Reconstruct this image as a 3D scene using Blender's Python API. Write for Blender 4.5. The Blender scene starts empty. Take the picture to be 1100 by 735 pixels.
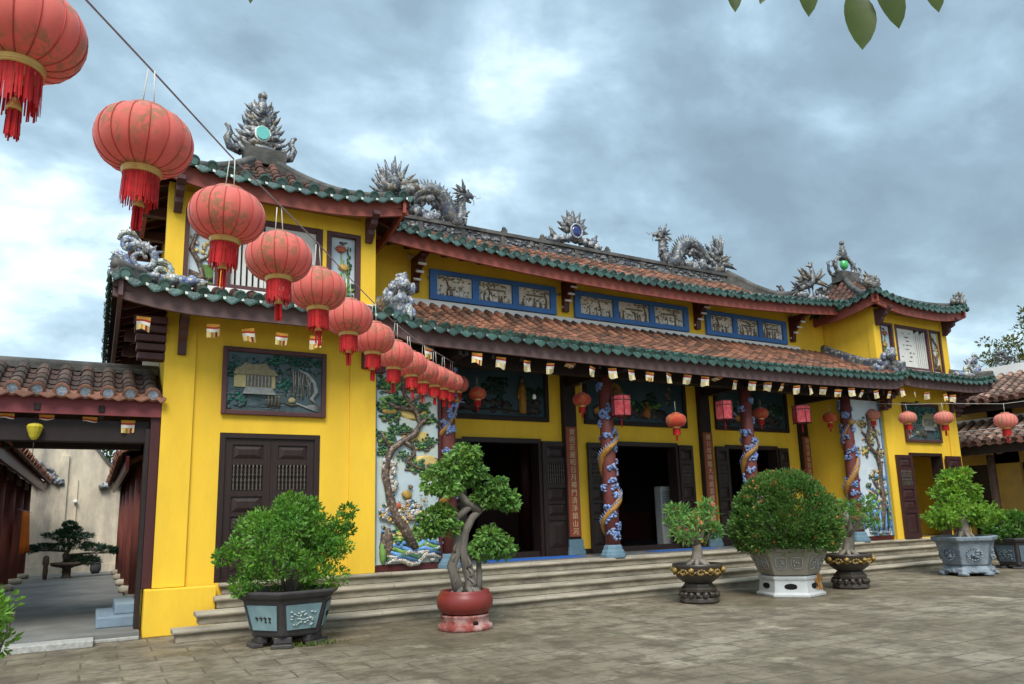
import bpy, math, random
import numpy as np
from mathutils import Vector, Matrix, noise as mnoise

R = math.radians
sc = bpy.context.scene
col = sc.collection

# ------------------------------------------------------------------ camera
def cam_basis(yaw, pit, rol):
    f = Vector((math.sin(yaw)*math.cos(pit), math.cos(yaw)*math.cos(pit), math.sin(pit)))
    r0 = Vector((math.cos(yaw), -math.sin(yaw), 0)); u0 = r0.cross(f)
    r = r0*math.cos(rol) + u0*math.sin(rol); u = -r0*math.sin(rol) + u0*math.cos(rol)
    return r, u, f
r_, u_, f_ = cam_basis(R(29.5), R(10.26), R(-1.6))
cd = bpy.data.cameras.new('camera'); cam = bpy.data.objects.new('camera', cd); col.objects.link(cam)
cd.sensor_fit = 'HORIZONTAL'; cd.sensor_width = 36; cd.lens = 790/1100*36
cd.shift_y = 44.5/1100; cd.clip_start = 0.05; cd.clip_end = 3000
m = Matrix.Identity(4)
for i in range(3):
    m[i][0] = r_[i]; m[i][1] = u_[i]; m[i][2] = -f_[i]
m.translation = (0, 0, 1.55)
cam.matrix_world = m
sc.camera = cam

# ------------------------------------------------------------------ world, sun, exposure
SUN_EL, SUN_AZ = R(52), R(208)        # azimuth of the sun measured clockwise from +Y
w = bpy.data.worlds.new('World'); sc.world = w; w.use_nodes = True
nt = w.node_tree; nt.nodes.clear()
def wn(t, **k):
    n = nt.nodes.new(t)
    for a, b in k.items(): setattr(n, a, b)
    return n
def wl(a, b): nt.links.new(a, b)
def wmath(op, a, b=None, clamp=False):
    n = wn('ShaderNodeMath', operation=op); n.use_clamp = clamp
    for i, x in enumerate((a, b)):
        if x is None: continue
        if isinstance(x, (int, float)): n.inputs[i].default_value = x
        else: wl(x, n.inputs[i])
    return n.outputs[0]
sky = wn('ShaderNodeTexSky', sky_type='NISHITA'); sky.sun_disc = False
sky.sun_elevation = SUN_EL; sky.sun_rotation = SUN_AZ
sky.air_density = 1.6; sky.dust_density = 2.0
tc = wn('ShaderNodeTexCoord'); sx = wn('ShaderNodeSeparateXYZ'); wl(tc.outputs['Generated'], sx.inputs[0])
zz = wmath('ADD', wmath('MAXIMUM', sx.outputs[2], 0.0), 0.40)
cx = wn('ShaderNodeCombineXYZ'); wl(wmath('DIVIDE', sx.outputs[0], zz), cx.inputs[0]); wl(wmath('DIVIDE', sx.outputs[1], zz), cx.inputs[1])
def wnoise(scale, detail, rough, dist, off):
    mp = wn('ShaderNodeMapping'); mp.inputs['Location'].default_value = off
    mp.inputs['Rotation'].default_value = (0, 0, R(32)); mp.inputs['Scale'].default_value = (1.0, 1.25, 1)
    wl(cx.outputs[0], mp.inputs[0])
    n = wn('ShaderNodeTexNoise'); n.inputs['Scale'].default_value = scale; n.inputs['Detail'].default_value = detail
    n.inputs['Roughness'].default_value = rough; n.inputs['Distortion'].default_value = dist
    wl(mp.outputs[0], n.inputs['Vector']); return n.outputs[0]
n1 = wnoise(1.9, 5, .52, .35, (3.1, 1.7, 0)); n2 = wnoise(5.2, 7, .58, .2, (0.3, 5.2, 0))
cl = wmath('ADD', wmath('MULTIPLY', n1, .80), wmath('MULTIPLY', n2, .46))
# brighter low down and towards the left (north-west) where the cloud is thin
low = wmath('MULTIPLY', wmath('SUBTRACT', .42, sx.outputs[2], True), .38)
lft = wmath('MULTIPLY', wmath('SUBTRACT', .55, sx.outputs[0], True), .16)
def lobe(d, amt, p0, p1):   # thinner cloud around a direction of the sky
    dp = wn('ShaderNodeVectorMath', operation='DOT_PRODUCT'); nv = wn('ShaderNodeVectorMath', operation='NORMALIZE'); wl(tc.outputs['Generated'], nv.inputs[0])
    wl(nv.outputs[0], dp.inputs[0]); dp.inputs[1].default_value = d; mrn = wn('ShaderNodeMapRange', interpolation_type='SMOOTHSTEP')
    mrn.inputs[1].default_value = p0; mrn.inputs[2].default_value = p1; mrn.inputs[4].default_value = amt; wl(dp.outputs['Value'], mrn.inputs[0]); return mrn.outputs[0]
cl = wmath('SUBTRACT', wmath('ADD', cl, wmath('ADD', low, lft)), .165)
cl = wmath('ADD', cl, wmath('ADD', lobe((.56, .70, .43), .075, .93, 1.0), lobe((-.16, .95, .26), .08, .92, 1.0)))
rp = wn('ShaderNodeValToRGB'); wl(cl, rp.inputs[0]); e = rp.color_ramp.elements
CL = [(.36, (.105, .146, .182)), (.48, (.135, .190, .232)), (.57, (.180, .255, .308)), (.66, (.262, .350, .415)), (.76, (.44, .54, .61)), (.90, (.50, .575, .635))]
e[0].position = CL[0][0]; e[0].color = (*CL[0][1], 1); e[1].position = CL[-1][0]; e[1].color = (*CL[-1][1], 1)
for p_, c_ in CL[1:-1]:
    q = e.new(p_); q.color = (*c_, 1)
SKY_STRENGTH = .1
sc_ = wn('ShaderNodeVectorMath', operation='SCALE'); wl(rp.outputs[0], sc_.inputs[0])
zn = wn('ShaderNodeMapRange', interpolation_type='SMOOTHSTEP'); zn.inputs[1].default_value = .64; zn.inputs[2].default_value = .92; zn.inputs[3].default_value = .80/SKY_STRENGTH; zn.inputs[4].default_value = 2.6/SKY_STRENGTH
wl(sx.outputs[2], zn.inputs[0]); wl(zn.outputs[0], sc_.inputs['Scale'])   # an overcast dome is brightest overhead
mx = wn('ShaderNodeMix', data_type='RGBA'); mx.inputs['Factor'].default_value = .9
wl(sky.outputs[0], mx.inputs['A']); wl(sc_.outputs[0], mx.inputs['B'])
bg = wn('ShaderNodeBackground'); bg.inputs['Strength'].default_value = SKY_STRENGTH
wl(mx.outputs['Result'], bg.inputs[0]); wo = wn('ShaderNodeOutputWorld'); wl(bg.outputs[0], wo.inputs[0])

sd = bpy.data.lights.new('sun', 'SUN'); sun = bpy.data.objects.new('sun', sd); col.objects.link(sun)
sd.energy = 1.25; sd.angle = R(28); sd.color = (1, .95, .88)
dirv = Vector((math.sin(SUN_AZ)*math.cos(SUN_EL), math.cos(SUN_AZ)*math.cos(SUN_EL), math.sin(SUN_EL)))
sun.rotation_euler = dirv.to_track_quat('Z', 'Y').to_euler()
sc.view_settings.view_transform = 'Standard'; sc.view_settings.look = 'None'
sc.view_settings.exposure = 1.58; sc.view_settings.gamma = 1
sc.view_settings.use_curve_mapping = False
sc.cycles.max_bounces = 8; sc.cycles.diffuse_bounces = 4; sc.cycles.transparent_max_bounces = 8

rnd = random.Random(7)
# ------------------------------------------------------------------ materials
def mat(name, c, rough=.7, var=.25, scale=6.0, bump=0.0, bscale=None, island=0.0, dirt=None, dscale=1.2, damt=.5,
        spec=.3, metal=0.0, trans=0.0, coat=0.0, detail=6, stretch=(1, 1, 1), sheen=0.0):
    """Principled with noise-varied colour; island = brightness spread per loose piece; dirt = second colour in large patches."""
    M = bpy.data.materials.new(name); M.use_nodes = True; t = M.node_tree; N = t.nodes; Lk = t.links
    b = N['Principled BSDF']; b.inputs['Roughness'].default_value = rough
    b.inputs['Specular IOR Level'].default_value = spec; b.inputs['Metallic'].default_value = metal
    b.inputs['Coat Weight'].default_value = coat
    co = N.new('ShaderNodeTexCoord'); mp = N.new('ShaderNodeMapping'); mp.inputs['Scale'].default_value = stretch
    Lk.new(co.outputs['Object'], mp.inputs[0])
    n = N.new('ShaderNodeTexNoise'); n.inputs['Scale'].default_value = scale; n.inputs['Detail'].default_value = detail
    n.inputs['Roughness'].default_value = .6; Lk.new(mp.outputs[0], n.inputs['Vector'])
    r = N.new('ShaderNodeMapRange'); r.inputs[1].default_value = .25; r.inputs[2].default_value = .75
    r.inputs[3].default_value = 1-var; r.inputs[4].default_value = 1+var; Lk.new(n.outputs[0], r.inputs[0])
    val = r.outputs[0]
    if island:
        g = N.new('ShaderNodeNewGeometry'); q = N.new('ShaderNodeMapRange')
        q.inputs[3].default_value = 1-island; q.inputs[4].default_value = 1+island
        Lk.new(g.outputs['Random Per Island'], q.inputs[0])
        k = N.new('ShaderNodeMath'); k.operation = 'MULTIPLY'; Lk.new(val, k.inputs[0]); Lk.new(q.outputs[0], k.inputs[1]); val = k.outputs[0]
    s = N.new('ShaderNodeVectorMath'); s.operation = 'SCALE'; s.inputs[0].default_value = c[:3]; Lk.new(val, s.inputs['Scale'])
    out = s.outputs[0]
    if dirt:
        d = N.new('ShaderNodeTexNoise'); d.inputs['Scale'].default_value = dscale; d.inputs['Detail'].default_value = 8
        d.inputs['Roughness'].default_value = .65; Lk.new(mp.outputs[0], d.inputs['Vector'])
        dr = N.new('ShaderNodeMapRange'); dr.inputs[1].default_value = .42; dr.inputs[2].default_value = .68; dr.inputs[4].default_value = damt
        Lk.new(d.outputs[0], dr.inputs[0])
        mxx = N.new('ShaderNodeMix'); mxx.data_type = 'RGBA'; Lk.new(dr.outputs[0], mxx.inputs['Factor'])
        Lk.new(out, mxx.inputs['A']); mxx.inputs['B'].default_value = (*dirt, 1); out = mxx.outputs['Result']
    Lk.new(out, b.inputs['Base Color'])
    if bump:
        bn = N.new('ShaderNodeBump'); bn.inputs['Strength'].default_value = bump; bn.inputs['Distance'].default_value = .02
        if bscale:
            n2 = N.new('ShaderNodeTexNoise'); n2.inputs['Scale'].default_value = bscale; n2.inputs['Detail'].default_value = 5
            Lk.new(mp.outputs[0], n2.inputs['Vector']); Lk.new(n2.outputs[0], bn.inputs['Height'])
        else: Lk.new(n.outputs[0], bn.inputs['Height'])
        Lk.new(bn.outputs[0], b.inputs['Normal'])
    if sheen: b.inputs['Sheen Weight'].default_value = sheen; b.inputs['Sheen Roughness'].default_value = .4
    if trans:
        tr = N.new('ShaderNodeBsdfTranslucent'); Lk.new(out, tr.inputs[0])
        ms = N.new('ShaderNodeMixShader'); ms.inputs[0].default_value = trans
        Lk.new(b.outputs[0], ms.inputs[1]); Lk.new(tr.outputs[0], ms.inputs[2])
        Lk.new(ms.outputs[0], N['Material Output'].inputs[0])
    return M

def mosaic(name, cols, scale=16.0, rough=.35, grout=(.05, .05, .055)):
    """broken-porcelain mosaic: every Voronoi cell takes one of a few shard colours"""
    M = bpy.data.materials.new(name); M.use_nodes = True; t = M.node_tree; N = t.nodes; Lk = t.links
    b = N['Principled BSDF']; b.inputs['Roughness'].default_value = rough; b.inputs['Specular IOR Level'].default_value = .35
    co = N.new('ShaderNodeTexCoord'); v = N.new('ShaderNodeTexVoronoi'); v.inputs['Scale'].default_value = scale
    Lk.new(co.outputs['Object'], v.inputs['Vector'])
    s = N.new('ShaderNodeSeparateColor'); Lk.new(v.outputs['Color'], s.inputs[0])
    rp = N.new('ShaderNodeValToRGB'); rp.color_ramp.interpolation = 'CONSTANT'; e = rp.color_ramp.elements
    n = len(cols); e[0].position = 0; e[0].color = (*cols[0], 1); e[1].position = 1/n; e[1].color = (*cols[1], 1)
    for i in range(2, n):
        q = e.new(i/n); q.color = (*cols[i], 1)
    Lk.new(s.outputs[0], rp.inputs[0])
    d = N.new('ShaderNodeTexVoronoi'); d.feature = 'DISTANCE_TO_EDGE'; d.inputs['Scale'].default_value = scale
    Lk.new(co.outputs['Object'], d.inputs['Vector'])
    mr = N.new('ShaderNodeMapRange'); mr.inputs[2].default_value = .12; mr.inputs[3].default_value = 1; mr.inputs[4].default_value = 0
    Lk.new(d.outputs['Distance'], mr.inputs[0])
    mxx = N.new('ShaderNodeMix'); mxx.data_type = 'RGBA'; Lk.new(mr.outputs[0], mxx.inputs['Factor'])
    Lk.new(rp.outputs[0], mxx.inputs['A']); mxx.inputs['B'].default_value = (*grout, 1); Lk.new(mxx.outputs['Result'], b.inputs['Base Color'])
    bn = N.new('ShaderNodeBump'); bn.inputs['Strength'].default_value = .5; bn.inputs['Distance'].default_value = .015
    Lk.new(d.outputs['Distance'], bn.inputs['Height']); Lk.new(bn.outputs[0], b.inputs['Normal'])
    return M

YEL = mat('yellow_paint', (.84, .530, .046), .75, .06, 1.6, .12, 40, dirt=(.60, .37, .04), dscale=1.5, damt=.55, spec=.15, stretch=(1, 1, .28))
YEL2 = mat('shaded_yellow_paint', (.50, .30, .06), .8, .15, 1.5, .1, 30, dirt=(.25, .17, .08), damt=.5, spec=.15)  # wall yellow darkened in its colour to stand for the side hall's shade
WHT = mat('whitewash', (.80, .79, .76), .85, .08, 3, .1, 30, dirt=(.45, .44, .42), dscale=1.5, damt=.35)
BROWN = mat('maroon_wood', (.085, .036, .036), .55, .25, 5, .1, stretch=(1, 1, .15))
DKW = mat('dark_door_wood', (.028, .0165, .0145), .45, .3, 6, .15, stretch=(4, 4, .4), spec=.3)
DKB = mat('dark_beam_wood', (.022, .014, .013), .6, .3, 5, .1)
REDB = mat('red_fascia_paint', (.31, .082, .060), .6, .2, 3, .05, dirt=(.14, .05, .045), dscale=2.2)
BRNF = mat('brown_fascia_paint', (.125, .072, .070), .65, .18, 3, .05, dirt=(.2, .13, .12), dscale=2.0)
MAR = mat('dark_red_lacquer', (.075, .014, .014), .4, .2, 6, spec=.4)
TILE = mat('terracotta_tile', (.190, .080, .045), .85, .25, 9, .35, 45, island=.6, dirt=(.055, .042, .034), dscale=1.6, damt=.8)
TILED = mat('weathered_tile', (.120, .054, .037), .9, .3, 9, .4, 45, island=.45, dirt=(.026, .026, .023), dscale=1.1, damt=.95)
TILEO = mat('old_grey_tile', (.080, .050, .037), .9, .35, 7, .4, 30, island=.40, dirt=(.035, .034, .032), dscale=1.3, damt=.9)
PAN = mat('shadowed_tile_bed', (.075, .042, .032), .95, .3, 8, .3, 30, dirt=(.035, .033, .03), damt=.8)  # weathered bed, its colour darkened further as shade between the barrels
GRN = mat('green_glaze', (.027, .072, .054), .22, .35, 14, .2, 30, island=.40, dirt=(.018, .035, .028), dscale=3, damt=.7, spec=.6)
GRN2 = mat('pale_green_glaze', (.055, .108, .090), .25, .35, 20, .2, 40, island=.5, spec=.6, dirt=(.02, .05, .04), dscale=4)
GRN3 = mat('dark_green_drip', (.029, .066, .050), .25, .35, 16, .2, 40, island=.5, spec=.6, dirt=(.02, .04, .03), dscale=3, damt=.7)
RIDGE = mat('mossy_mortar', (.115, .110, .102), .95, .35, 5, .6, 18, dirt=(.032, .034, .030), dscale=1.6, damt=.95)
BLUEF = mat('blue_frame_paint', (.062, .18, .44), .6, .15, 4, .05, dirt=(.03, .09, .25), dscale=2)
PORC = mosaic('grey_porcelain_mosaic', [(.14, .15, .155), (.24, .245, .235), (.085, .095, .11), (.33, .33, .31), (.07, .085, .13), (.19, .175, .14), (.12, .125, .13)], 15)
PORW = mosaic('white_porcelain_mosaic', [(.38, .40, .41), (.46, .46, .45), (.25, .28, .32), (.40, .40, .38), (.15, .18, .28), (.28, .28, .27)], 17)
PORO = mosaic('mixed_porcelain_mosaic', [(.21, .20, .16), (.28, .27, .24), (.18, .145, .09), (.14, .155, .16), (.20, .12, .06), (.25, .25, .235)], 15)
RELG = mosaic('relief_frieze_mosaic', [(.18, .18, .18), (.10, .105, .11), (.25, .25, .24), (.14, .145, .14), (.08, .09, .10)], 7)
STONE = mat('step_stone', (.385, .335, .255), .85, .15, 5, .35, 25, dirt=(.12, .105, .08), dscale=1.4, damt=.75, stretch=(.6, 1.2, 2.5))
STONED = mat('step_stone_riser', (.335, .290, .215), .9, .2, 5, .35, 25, dirt=(.09, .08, .06), dscale=1.8, damt=.85, stretch=(.7, 1, 2))
BLUS = mat('blue_grey_stone', (.13, .22, .28), .75, .15, 6, .15, 30, dirt=(.08, .12, .15), dscale=2)
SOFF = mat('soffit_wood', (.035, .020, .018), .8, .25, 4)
FLAGM = {}
for k_, c_ in dict(red=(.42, .045, .035), orange=(.58, .27, .05), yellow=(.76, .60, .25), white=(.80, .76, .68), blue=(.05, .10, .42)).items():
    FLAGM[k_] = mat('flag_cloth_'+k_, c_, .9, .08, 20, spec=.1, trans=.2)
GOLD = mat('gold_paint', (.55, .34, .09), .4, .2, 20, spec=.5, metal=.3)

# ------------------------------------------------------------------ mesh builder
class MB:
    def __init__(s, mirror=False): s.v = []; s.f = []; s.m = []; s.s = []; s.mir = mirror
    def add(s, vs, fs, mi=0, sm=False):
        o = len(s.v); s.v.extend([tuple(p) for p in vs])
        for f in fs: s.f.append([i+o for i in f]); s.m.append(mi); s.s.append(sm)
    def box(s, x0, x1, y0, y1, z0, z1, mi=0):
        v = [(x, y, z) for z in (z0, z1) for y in (y0, y1) for x in (x0, x1)]
        s.add(v, [(0, 2, 3, 1), (4, 5, 7, 6), (0, 1, 5, 4), (2, 6, 7, 3), (0, 4, 6, 2), (1, 3, 7, 5)], mi)
    def obox(s, c, a, b, d, mi=0):
        c = Vector(c); a = Vector(a); b = Vector(b); d = Vector(d)
        v = [c+a*x+b*y+d*z for z in (-1, 1) for y in (-1, 1) for x in (-1, 1)]
        s.add(v, [(0, 2, 3, 1), (4, 5, 7, 6), (0, 1, 5, 4), (2, 6, 7, 3), (0, 4, 6, 2), (1, 3, 7, 5)], mi)
    def tube(s, pts, rad, n=8, mi=0, sm=True, cap=True, ry=1.0, up=None):
        P = [Vector(p) for p in pts]; k = len(P)
        if not hasattr(rad, '__len__'): rad = [rad]*k
        T = [(P[min(i+1, k-1)]-P[max(i-1, 0)]).normalized() for i in range(k)]
        ref = Vector(up) if up else (Vector((0, 0, 1)) if abs(T[0].z) < .9 else Vector((1, 0, 0)))
        A = T[0].cross(ref).normalized(); vs = []
        for i in range(k):
            A = (A-T[i]*A.dot(T[i]))
            A = A.normalized() if A.length > 1e-6 else T[i].orthogonal().normalized()
            B = T[i].cross(A)
            for j in range(n):
                a = 2*math.pi*j/n; vs.append(P[i]+A*(math.cos(a)*rad[i]*ry)+B*(math.sin(a)*rad[i]))
        fs = [(i*n+j, i*n+(j+1) % n, (i+1)*n+(j+1) % n, (i+1)*n+j) for i in range(k-1) for j in range(n)]
        if cap: fs += [tuple(range(n))[::-1], tuple((k-1)*n+j for j in range(n))]
        s.add(vs, fs, mi, sm)
    def lathe(s, prof, c=(0, 0, 0), n=24, mi=0, sm=True, ph=0.0, rmod=None, sx=1, sy=1, cap=True):
        vs = []
        for (r, z) in prof:
            for j in range(n):
                a = 2*math.pi*j/n+ph; q = r*(rmod(j, z) if rmod else 1)
                vs.append((c[0]+math.cos(a)*q*sx, c[1]+math.sin(a)*q*sy, c[2]+z))
        k = len(prof)
        fs = [(i*n+j, i*n+(j+1) % n, (i+1)*n+(j+1) % n, (i+1)*n+j) for i in range(k-1) for j in range(n)]
        if cap: fs += [tuple(range(n))[::-1], tuple((k-1)*n+j for j in range(n))]
        s.add(vs, fs, mi, sm)
    def blob(s, c, r, amp=.25, n=8, m=6, mi=0, sm=True, seed=0):
        if not hasattr(r, '__len__'): r = (r, r, r)
        vs = []; c = Vector(c); off = Vector((seed*3.7, seed*1.3, seed*7.1))
        def pt(a, b):
            d = Vector((math.cos(a)*math.sin(b), math.sin(a)*math.sin(b), math.cos(b)))
            k = 1+amp*mnoise.noise(d*1.7+off+c*3)*1.6
            return c+Vector((d.x*r[0], d.y*r[1], d.z*r[2]))*k
        vs.append(pt(0, 0))
        for i in range(1, m):
            for j in range(n): vs.append(pt(2*math.pi*j/n, math.pi*i/m))
        vs.append(pt(0, math.pi)); fs = []
        for j in range(n): fs.append((0, 1+j, 1+(j+1) % n))
        for i in range(m-2):
            for j in range(n): a = 1+i*n; fs.append((a+j, a+n+j, a+n+(j+1) % n, a+(j+1) % n))
        a = 1+(m-2)*n; l = len(vs)-1
        for j in range(n): fs.append((a+j, l, a+(j+1) % n))
        s.add(vs, fs, mi, sm)
    def spike(s, a, b, r, n=5, mi=0, bend=None, ry=1.0):
        a = Vector(a); b = Vector(b); mid = (a+b)/2+(Vector(bend) if bend else Vector())
        s.tube([a, (a+mid)/2+(Vector(bend)*.3 if bend else Vector()), mid, (mid+b)/2+(Vector(bend)*.1 if bend else Vector()), b], [r, r*.95, r*.8, r*.5, r*.12], n, mi, True, ry=ry)
    def sweep(s, pts, wd, h0, h1, mi=0, sm=False):
        """rectangular section swept along a line: width wd, from h0 below to h1 above"""
        P = [Vector(p) for p in pts]; k = len(P); vs = []
        for i in range(k):
            t = (P[min(i+1, k-1)]-P[max(i-1, 0)]).normalized(); a = t.cross(Vector((0, 0, 1))).normalized()
            for q in ((-wd/2, h0), (wd/2, h0), (wd/2, h1), (-wd/2, h1)):
                vs.append(P[i]+a*q[0]+Vector((0, 0, q[1])))
        fs = [(i*4+j, i*4+(j+1) % 4, i*4+4+(j+1) % 4, i*4+4+j) for i in range(k-1) for j in range(4)]
        fs += [(3, 2, 1, 0), tuple((k-1)*4+j for j in range(4))]
        s.add(vs, fs, mi, sm)
    def plate(s, outline, y0, y1, mi=0):
        """x,z outline extruded in y"""
        n = len(outline); vs = [(x, y0, z) for x, z in outline]+[(x, y1, z) for x, z in outline]
        fs = [tuple(range(n)), tuple(range(2*n-1, n-1, -1))]+[((i+1) % n, i, n+i, n+(i+1) % n) for i in range(n)]
        s.add(vs, fs, mi)
    def wall(s, x0, x1, z0, z1, y0, y1, holes=(), mi=0):
        """wall slab in the x-z plane with rectangular holes, faces only where something ends"""
        X = sorted({x0, x1, *[h[0] for h in holes], *[h[1] for h in holes]}); Z = sorted({z0, z1, *[h[2] for h in holes], *[h[3] for h in holes]})
        X = [x for x in X if x0 <= x <= x1]; Z = [z for z in Z if z0 <= z <= z1]
        def full(i, j):
            if i < 0 or j < 0 or i >= len(X)-1 or j >= len(Z)-1: return False
            cx_, cz_ = (X[i]+X[i+1])/2, (Z[j]+Z[j+1])/2
            return not any(h[0] < cx_ < h[1] and h[2] < cz_ < h[3] for h in holes)
        for i in range(len(X)-1):
            for j in range(len(Z)-1):
                if not full(i, j): continue
                a, b, c, d = X[i], X[i+1], Z[j], Z[j+1]
                s.add([(a, y0, c), (b, y0, c), (b, y0, d), (a, y0, d)], [(0, 1, 2, 3)], mi)
                s.add([(a, y1, c), (b, y1, c), (b, y1, d), (a, y1, d)], [(3, 2, 1, 0)], mi)
                if not full(i-1, j): s.add([(a, y0, c), (a, y0, d), (a, y1, d), (a, y1, c)], [(0, 1, 2, 3)], mi)
                if not full(i+1, j): s.add([(b, y0, c), (b, y1, c), (b, y1, d), (b, y0, d)], [(0, 1, 2, 3)], mi)
                if not full(i, j-1): s.add([(a, y0, c), (a, y1, c), (b, y1, c), (b, y0, c)], [(0, 1, 2, 3)], mi)
                if not full(i, j+1): s.add([(a, y0, d), (b, y0, d), (b, y1, d), (a, y1, d)], [(0, 1, 2, 3)], mi)
    def cut(s):
        if not hasattr(s, 'cuts'): s.cuts = []
        s.cuts.append((len(s.v), len(s.f)))
    def build_each(s, name, mats, parent=None, bev=0):
        cuts = getattr(s, 'cuts', [])+[(len(s.v), len(s.f))]; v0 = f0 = 0; out = []
        for v1, f1 in cuts:
            if f1 > f0:
                q = MB(s.mir); q.v = s.v[v0:v1]; q.f = [[i-v0 for i in f] for f in s.f[f0:f1]]; q.m = s.m[f0:f1]; q.s = s.s[f0:f1]
                out.append(q.build(name, mats, parent, bev=bev))
            v0, f0 = v1, f1
        return out
    def build(s, name, mats, parent=None, local=False, bev=0, label=None):
        if not isinstance(mats, (list, tuple)): mats = [mats]
        me = bpy.data.meshes.new(name)
        V = s.v; F = s.f
        if s.mir: V = [(22.6-x, y, z) for x, y, z in V]; F = [f[::-1] for f in F]
        me.from_pydata(V, [], F); me.polygons.foreach_set('material_index', s.m); me.polygons.foreach_set('use_smooth', s.s)
        for M in mats: me.materials.append(M)
        me.update()
        o = bpy.data.objects.new(name, me); col.objects.link(o)
        if parent is not None:
            o.parent = parent
            if not local:
                p = parent; off = Vector()
                while p is not None: off += Vector(p.location); p = p.parent
                o.location = -off
        if bev:
            b = o.modifiers.new('bevel', 'BEVEL'); b.width = bev; b.segments = 2; b.limit_method = 'ANGLE'
        if label: o['label'] = label
        return o

def thing(name, label, cat, loc=(0, 0, 0), rz=0, group=None):
    o = bpy.data.objects.new(name, None); col.objects.link(o); o.location = loc; o.rotation_euler = (0, 0, rz)
    o.empty_display_size = .2; o['label'] = label; o['category'] = cat
    if group: o['group'] = group
    return o
def tag(o, label, cat, group=None):
    o['label'] = label; o['category'] = cat
    if group: o['group'] = group
    return o
def copy_tree(o, parent=None):
    c = o.copy(); col.objects.link(c)
    if parent is not None: c.parent = parent
    for ch in list(o.children): copy_tree(ch, c)
    return c
def sm(a, b, x):
    t = min(1, max(0, (x-a)/(b-a))); return t*t*(3-2*t)
ORD = ['first', 'second', 'third', 'fourth', 'fifth', 'sixth', 'seventh', 'eighth', 'ninth', 'tenth', 'eleventh', 'twelfth', 'thirteenth', 'fourteenth',
       'fifteenth', 'sixteenth', 'seventeenth', 'eighteenth', 'nineteenth', 'twentieth', 'twenty-first', 'twenty-second', 'twenty-third', 'twenty-fourth',
       'twenty-fifth', 'twenty-sixth', 'twenty-seventh', 'twenty-eighth', 'twenty-ninth', 'thirtieth', 'thirty-first', 'thirty-second', 'thirty-third',
       'thirty-fourth', 'thirty-fifth', 'thirty-sixth', 'thirty-seventh', 'thirty-eighth']
# ------------------------------------------------------------------ ground
def ground_mat():
    M = bpy.data.materials.new('weathered_paving'); M.use_nodes = True; t = M.node_tree; N = t.nodes; Lk = t.links
    b = N['Principled BSDF']; b.inputs['Specular IOR Level'].default_value = .3
    co = N.new('ShaderNodeTexCoord')
    def nz(s, d, r=.6, dist=0):
        n = N.new('ShaderNodeTexNoise'); n.inputs['Scale'].default_value = s; n.inputs['Detail'].default_value = d
        n.inputs['Roughness'].default_value = r; n.inputs['Distortion'].default_value = dist; Lk.new(co.outputs['Object'], n.inputs['Vector']); return n.outputs[0]
    def mr(x, a, b_, c=0., d=1.):
        n = N.new('ShaderNodeMapRange'); n.inputs[1].default_value = a; n.inputs[2].default_value = b_; n.inputs[3].default_value = c; n.inputs[4].default_value = d
        Lk.new(x, n.inputs[0]); return n.outputs[0]
    def mix(f, a, c):
        n = N.new('ShaderNodeMix'); n.data_type = 'RGBA'
        if isinstance(f, float): n.inputs['Factor'].default_value = f
        else: Lk.new(f, n.inputs['Factor'])
        for k, x in (('A', a), ('B', c)):
            if isinstance(x, tuple): n.inputs[k].default_value = (*x, 1)
            else: Lk.new(x, n.inputs[k])
        return n.outputs['Result']
    # wobble the joints a little
    wv = N.new('ShaderNodeTexNoise'); wv.inputs['Scale'].default_value = 1.3; Lk.new(co.outputs['Object'], wv.inputs['Vector'])
    ws = N.new('ShaderNodeVectorMath'); ws.operation = 'SCALE'; ws.inputs['Scale'].default_value = .05; Lk.new(wv.outputs['Color'], ws.inputs[0])
    wa = N.new('ShaderNodeVectorMath'); Lk.new(co.outputs['Object'], wa.inputs[0]); Lk.new(ws.outputs[0], wa.inputs[1])
    br = N.new('ShaderNodeTexBrick'); br.inputs['Scale'].default_value = 1; br.inputs['Brick Width'].default_value = .78; br.inputs['Row Height'].default_value = .40
    br.inputs['Mortar Size'].default_value = .014; br.inputs['Mortar Smooth'].default_value = .4; br.inputs['Bias'].default_value = -.2
    br.inputs['Color1'].default_value = (.215, .176, .122, 1); br.inputs['Color2'].default_value = (.280, .235, .168, 1); br.inputs['Mortar'].default_value = (.105, .084, .056, 1)
    br.offset = .5; br.offset_frequency = 2; Lk.new(wa.outputs[0], br.inputs['Vector'])
    c = mix(mr(nz(.35, 6), .42, .62, 0, .8), br.outputs[0], (.115, .088, .052))
    c = mix(mr(nz(1.9, 9, .72), .46, .60, 0, .8), c, (.080, .062, .038))
    c = mix(mr(nz(.9, 9, .72, .4), .57, .70, 0, .75), c, (.43, .365, .26))
    c = mix(mr(nz(6, 9, .78), .48, .64, 0, .65), c, (.075, .063, .045))
    c = mix(mr(nz(.55, 5), .6, .72, 0, .2), c, (.13, .14, .055))
    Lk.new(c, b.inputs['Base Color']); Lk.new(mr(nz(1.1, 6), .35, .7, .85, .45), b.inputs['Roughness'])
    bp = N.new('ShaderNodeBump'); bp.inputs['Strength'].default_value = .45; bp.inputs['Distance'].default_value = .012
    ad = N.new('ShaderNodeMath'); Lk.new(nz(18, 6), ad.inputs[0])
    f2 = N.new('ShaderNodeMath'); f2.operation = 'MULTIPLY'; f2.inputs[1].default_value = -1.2; Lk.new(br.outputs['Fac'], f2.inputs[0])
    Lk.new(f2.outputs[0], ad.inputs[1]); Lk.new(ad.outputs[0], bp.inputs['Height']); Lk.new(bp.outputs[0], b.inputs['Normal'])
    return M
g = MB(); g.add([(-1500, -1500, 0), (1500, -1500, 0), (1500, 1500, 0), (-1500, 1500, 0)], [(0, 1, 2, 3)])
o = g.build('courtyard_ground', ground_mat()); o['kind'] = 'structure'
for v in o.data.vertices: pass

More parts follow.
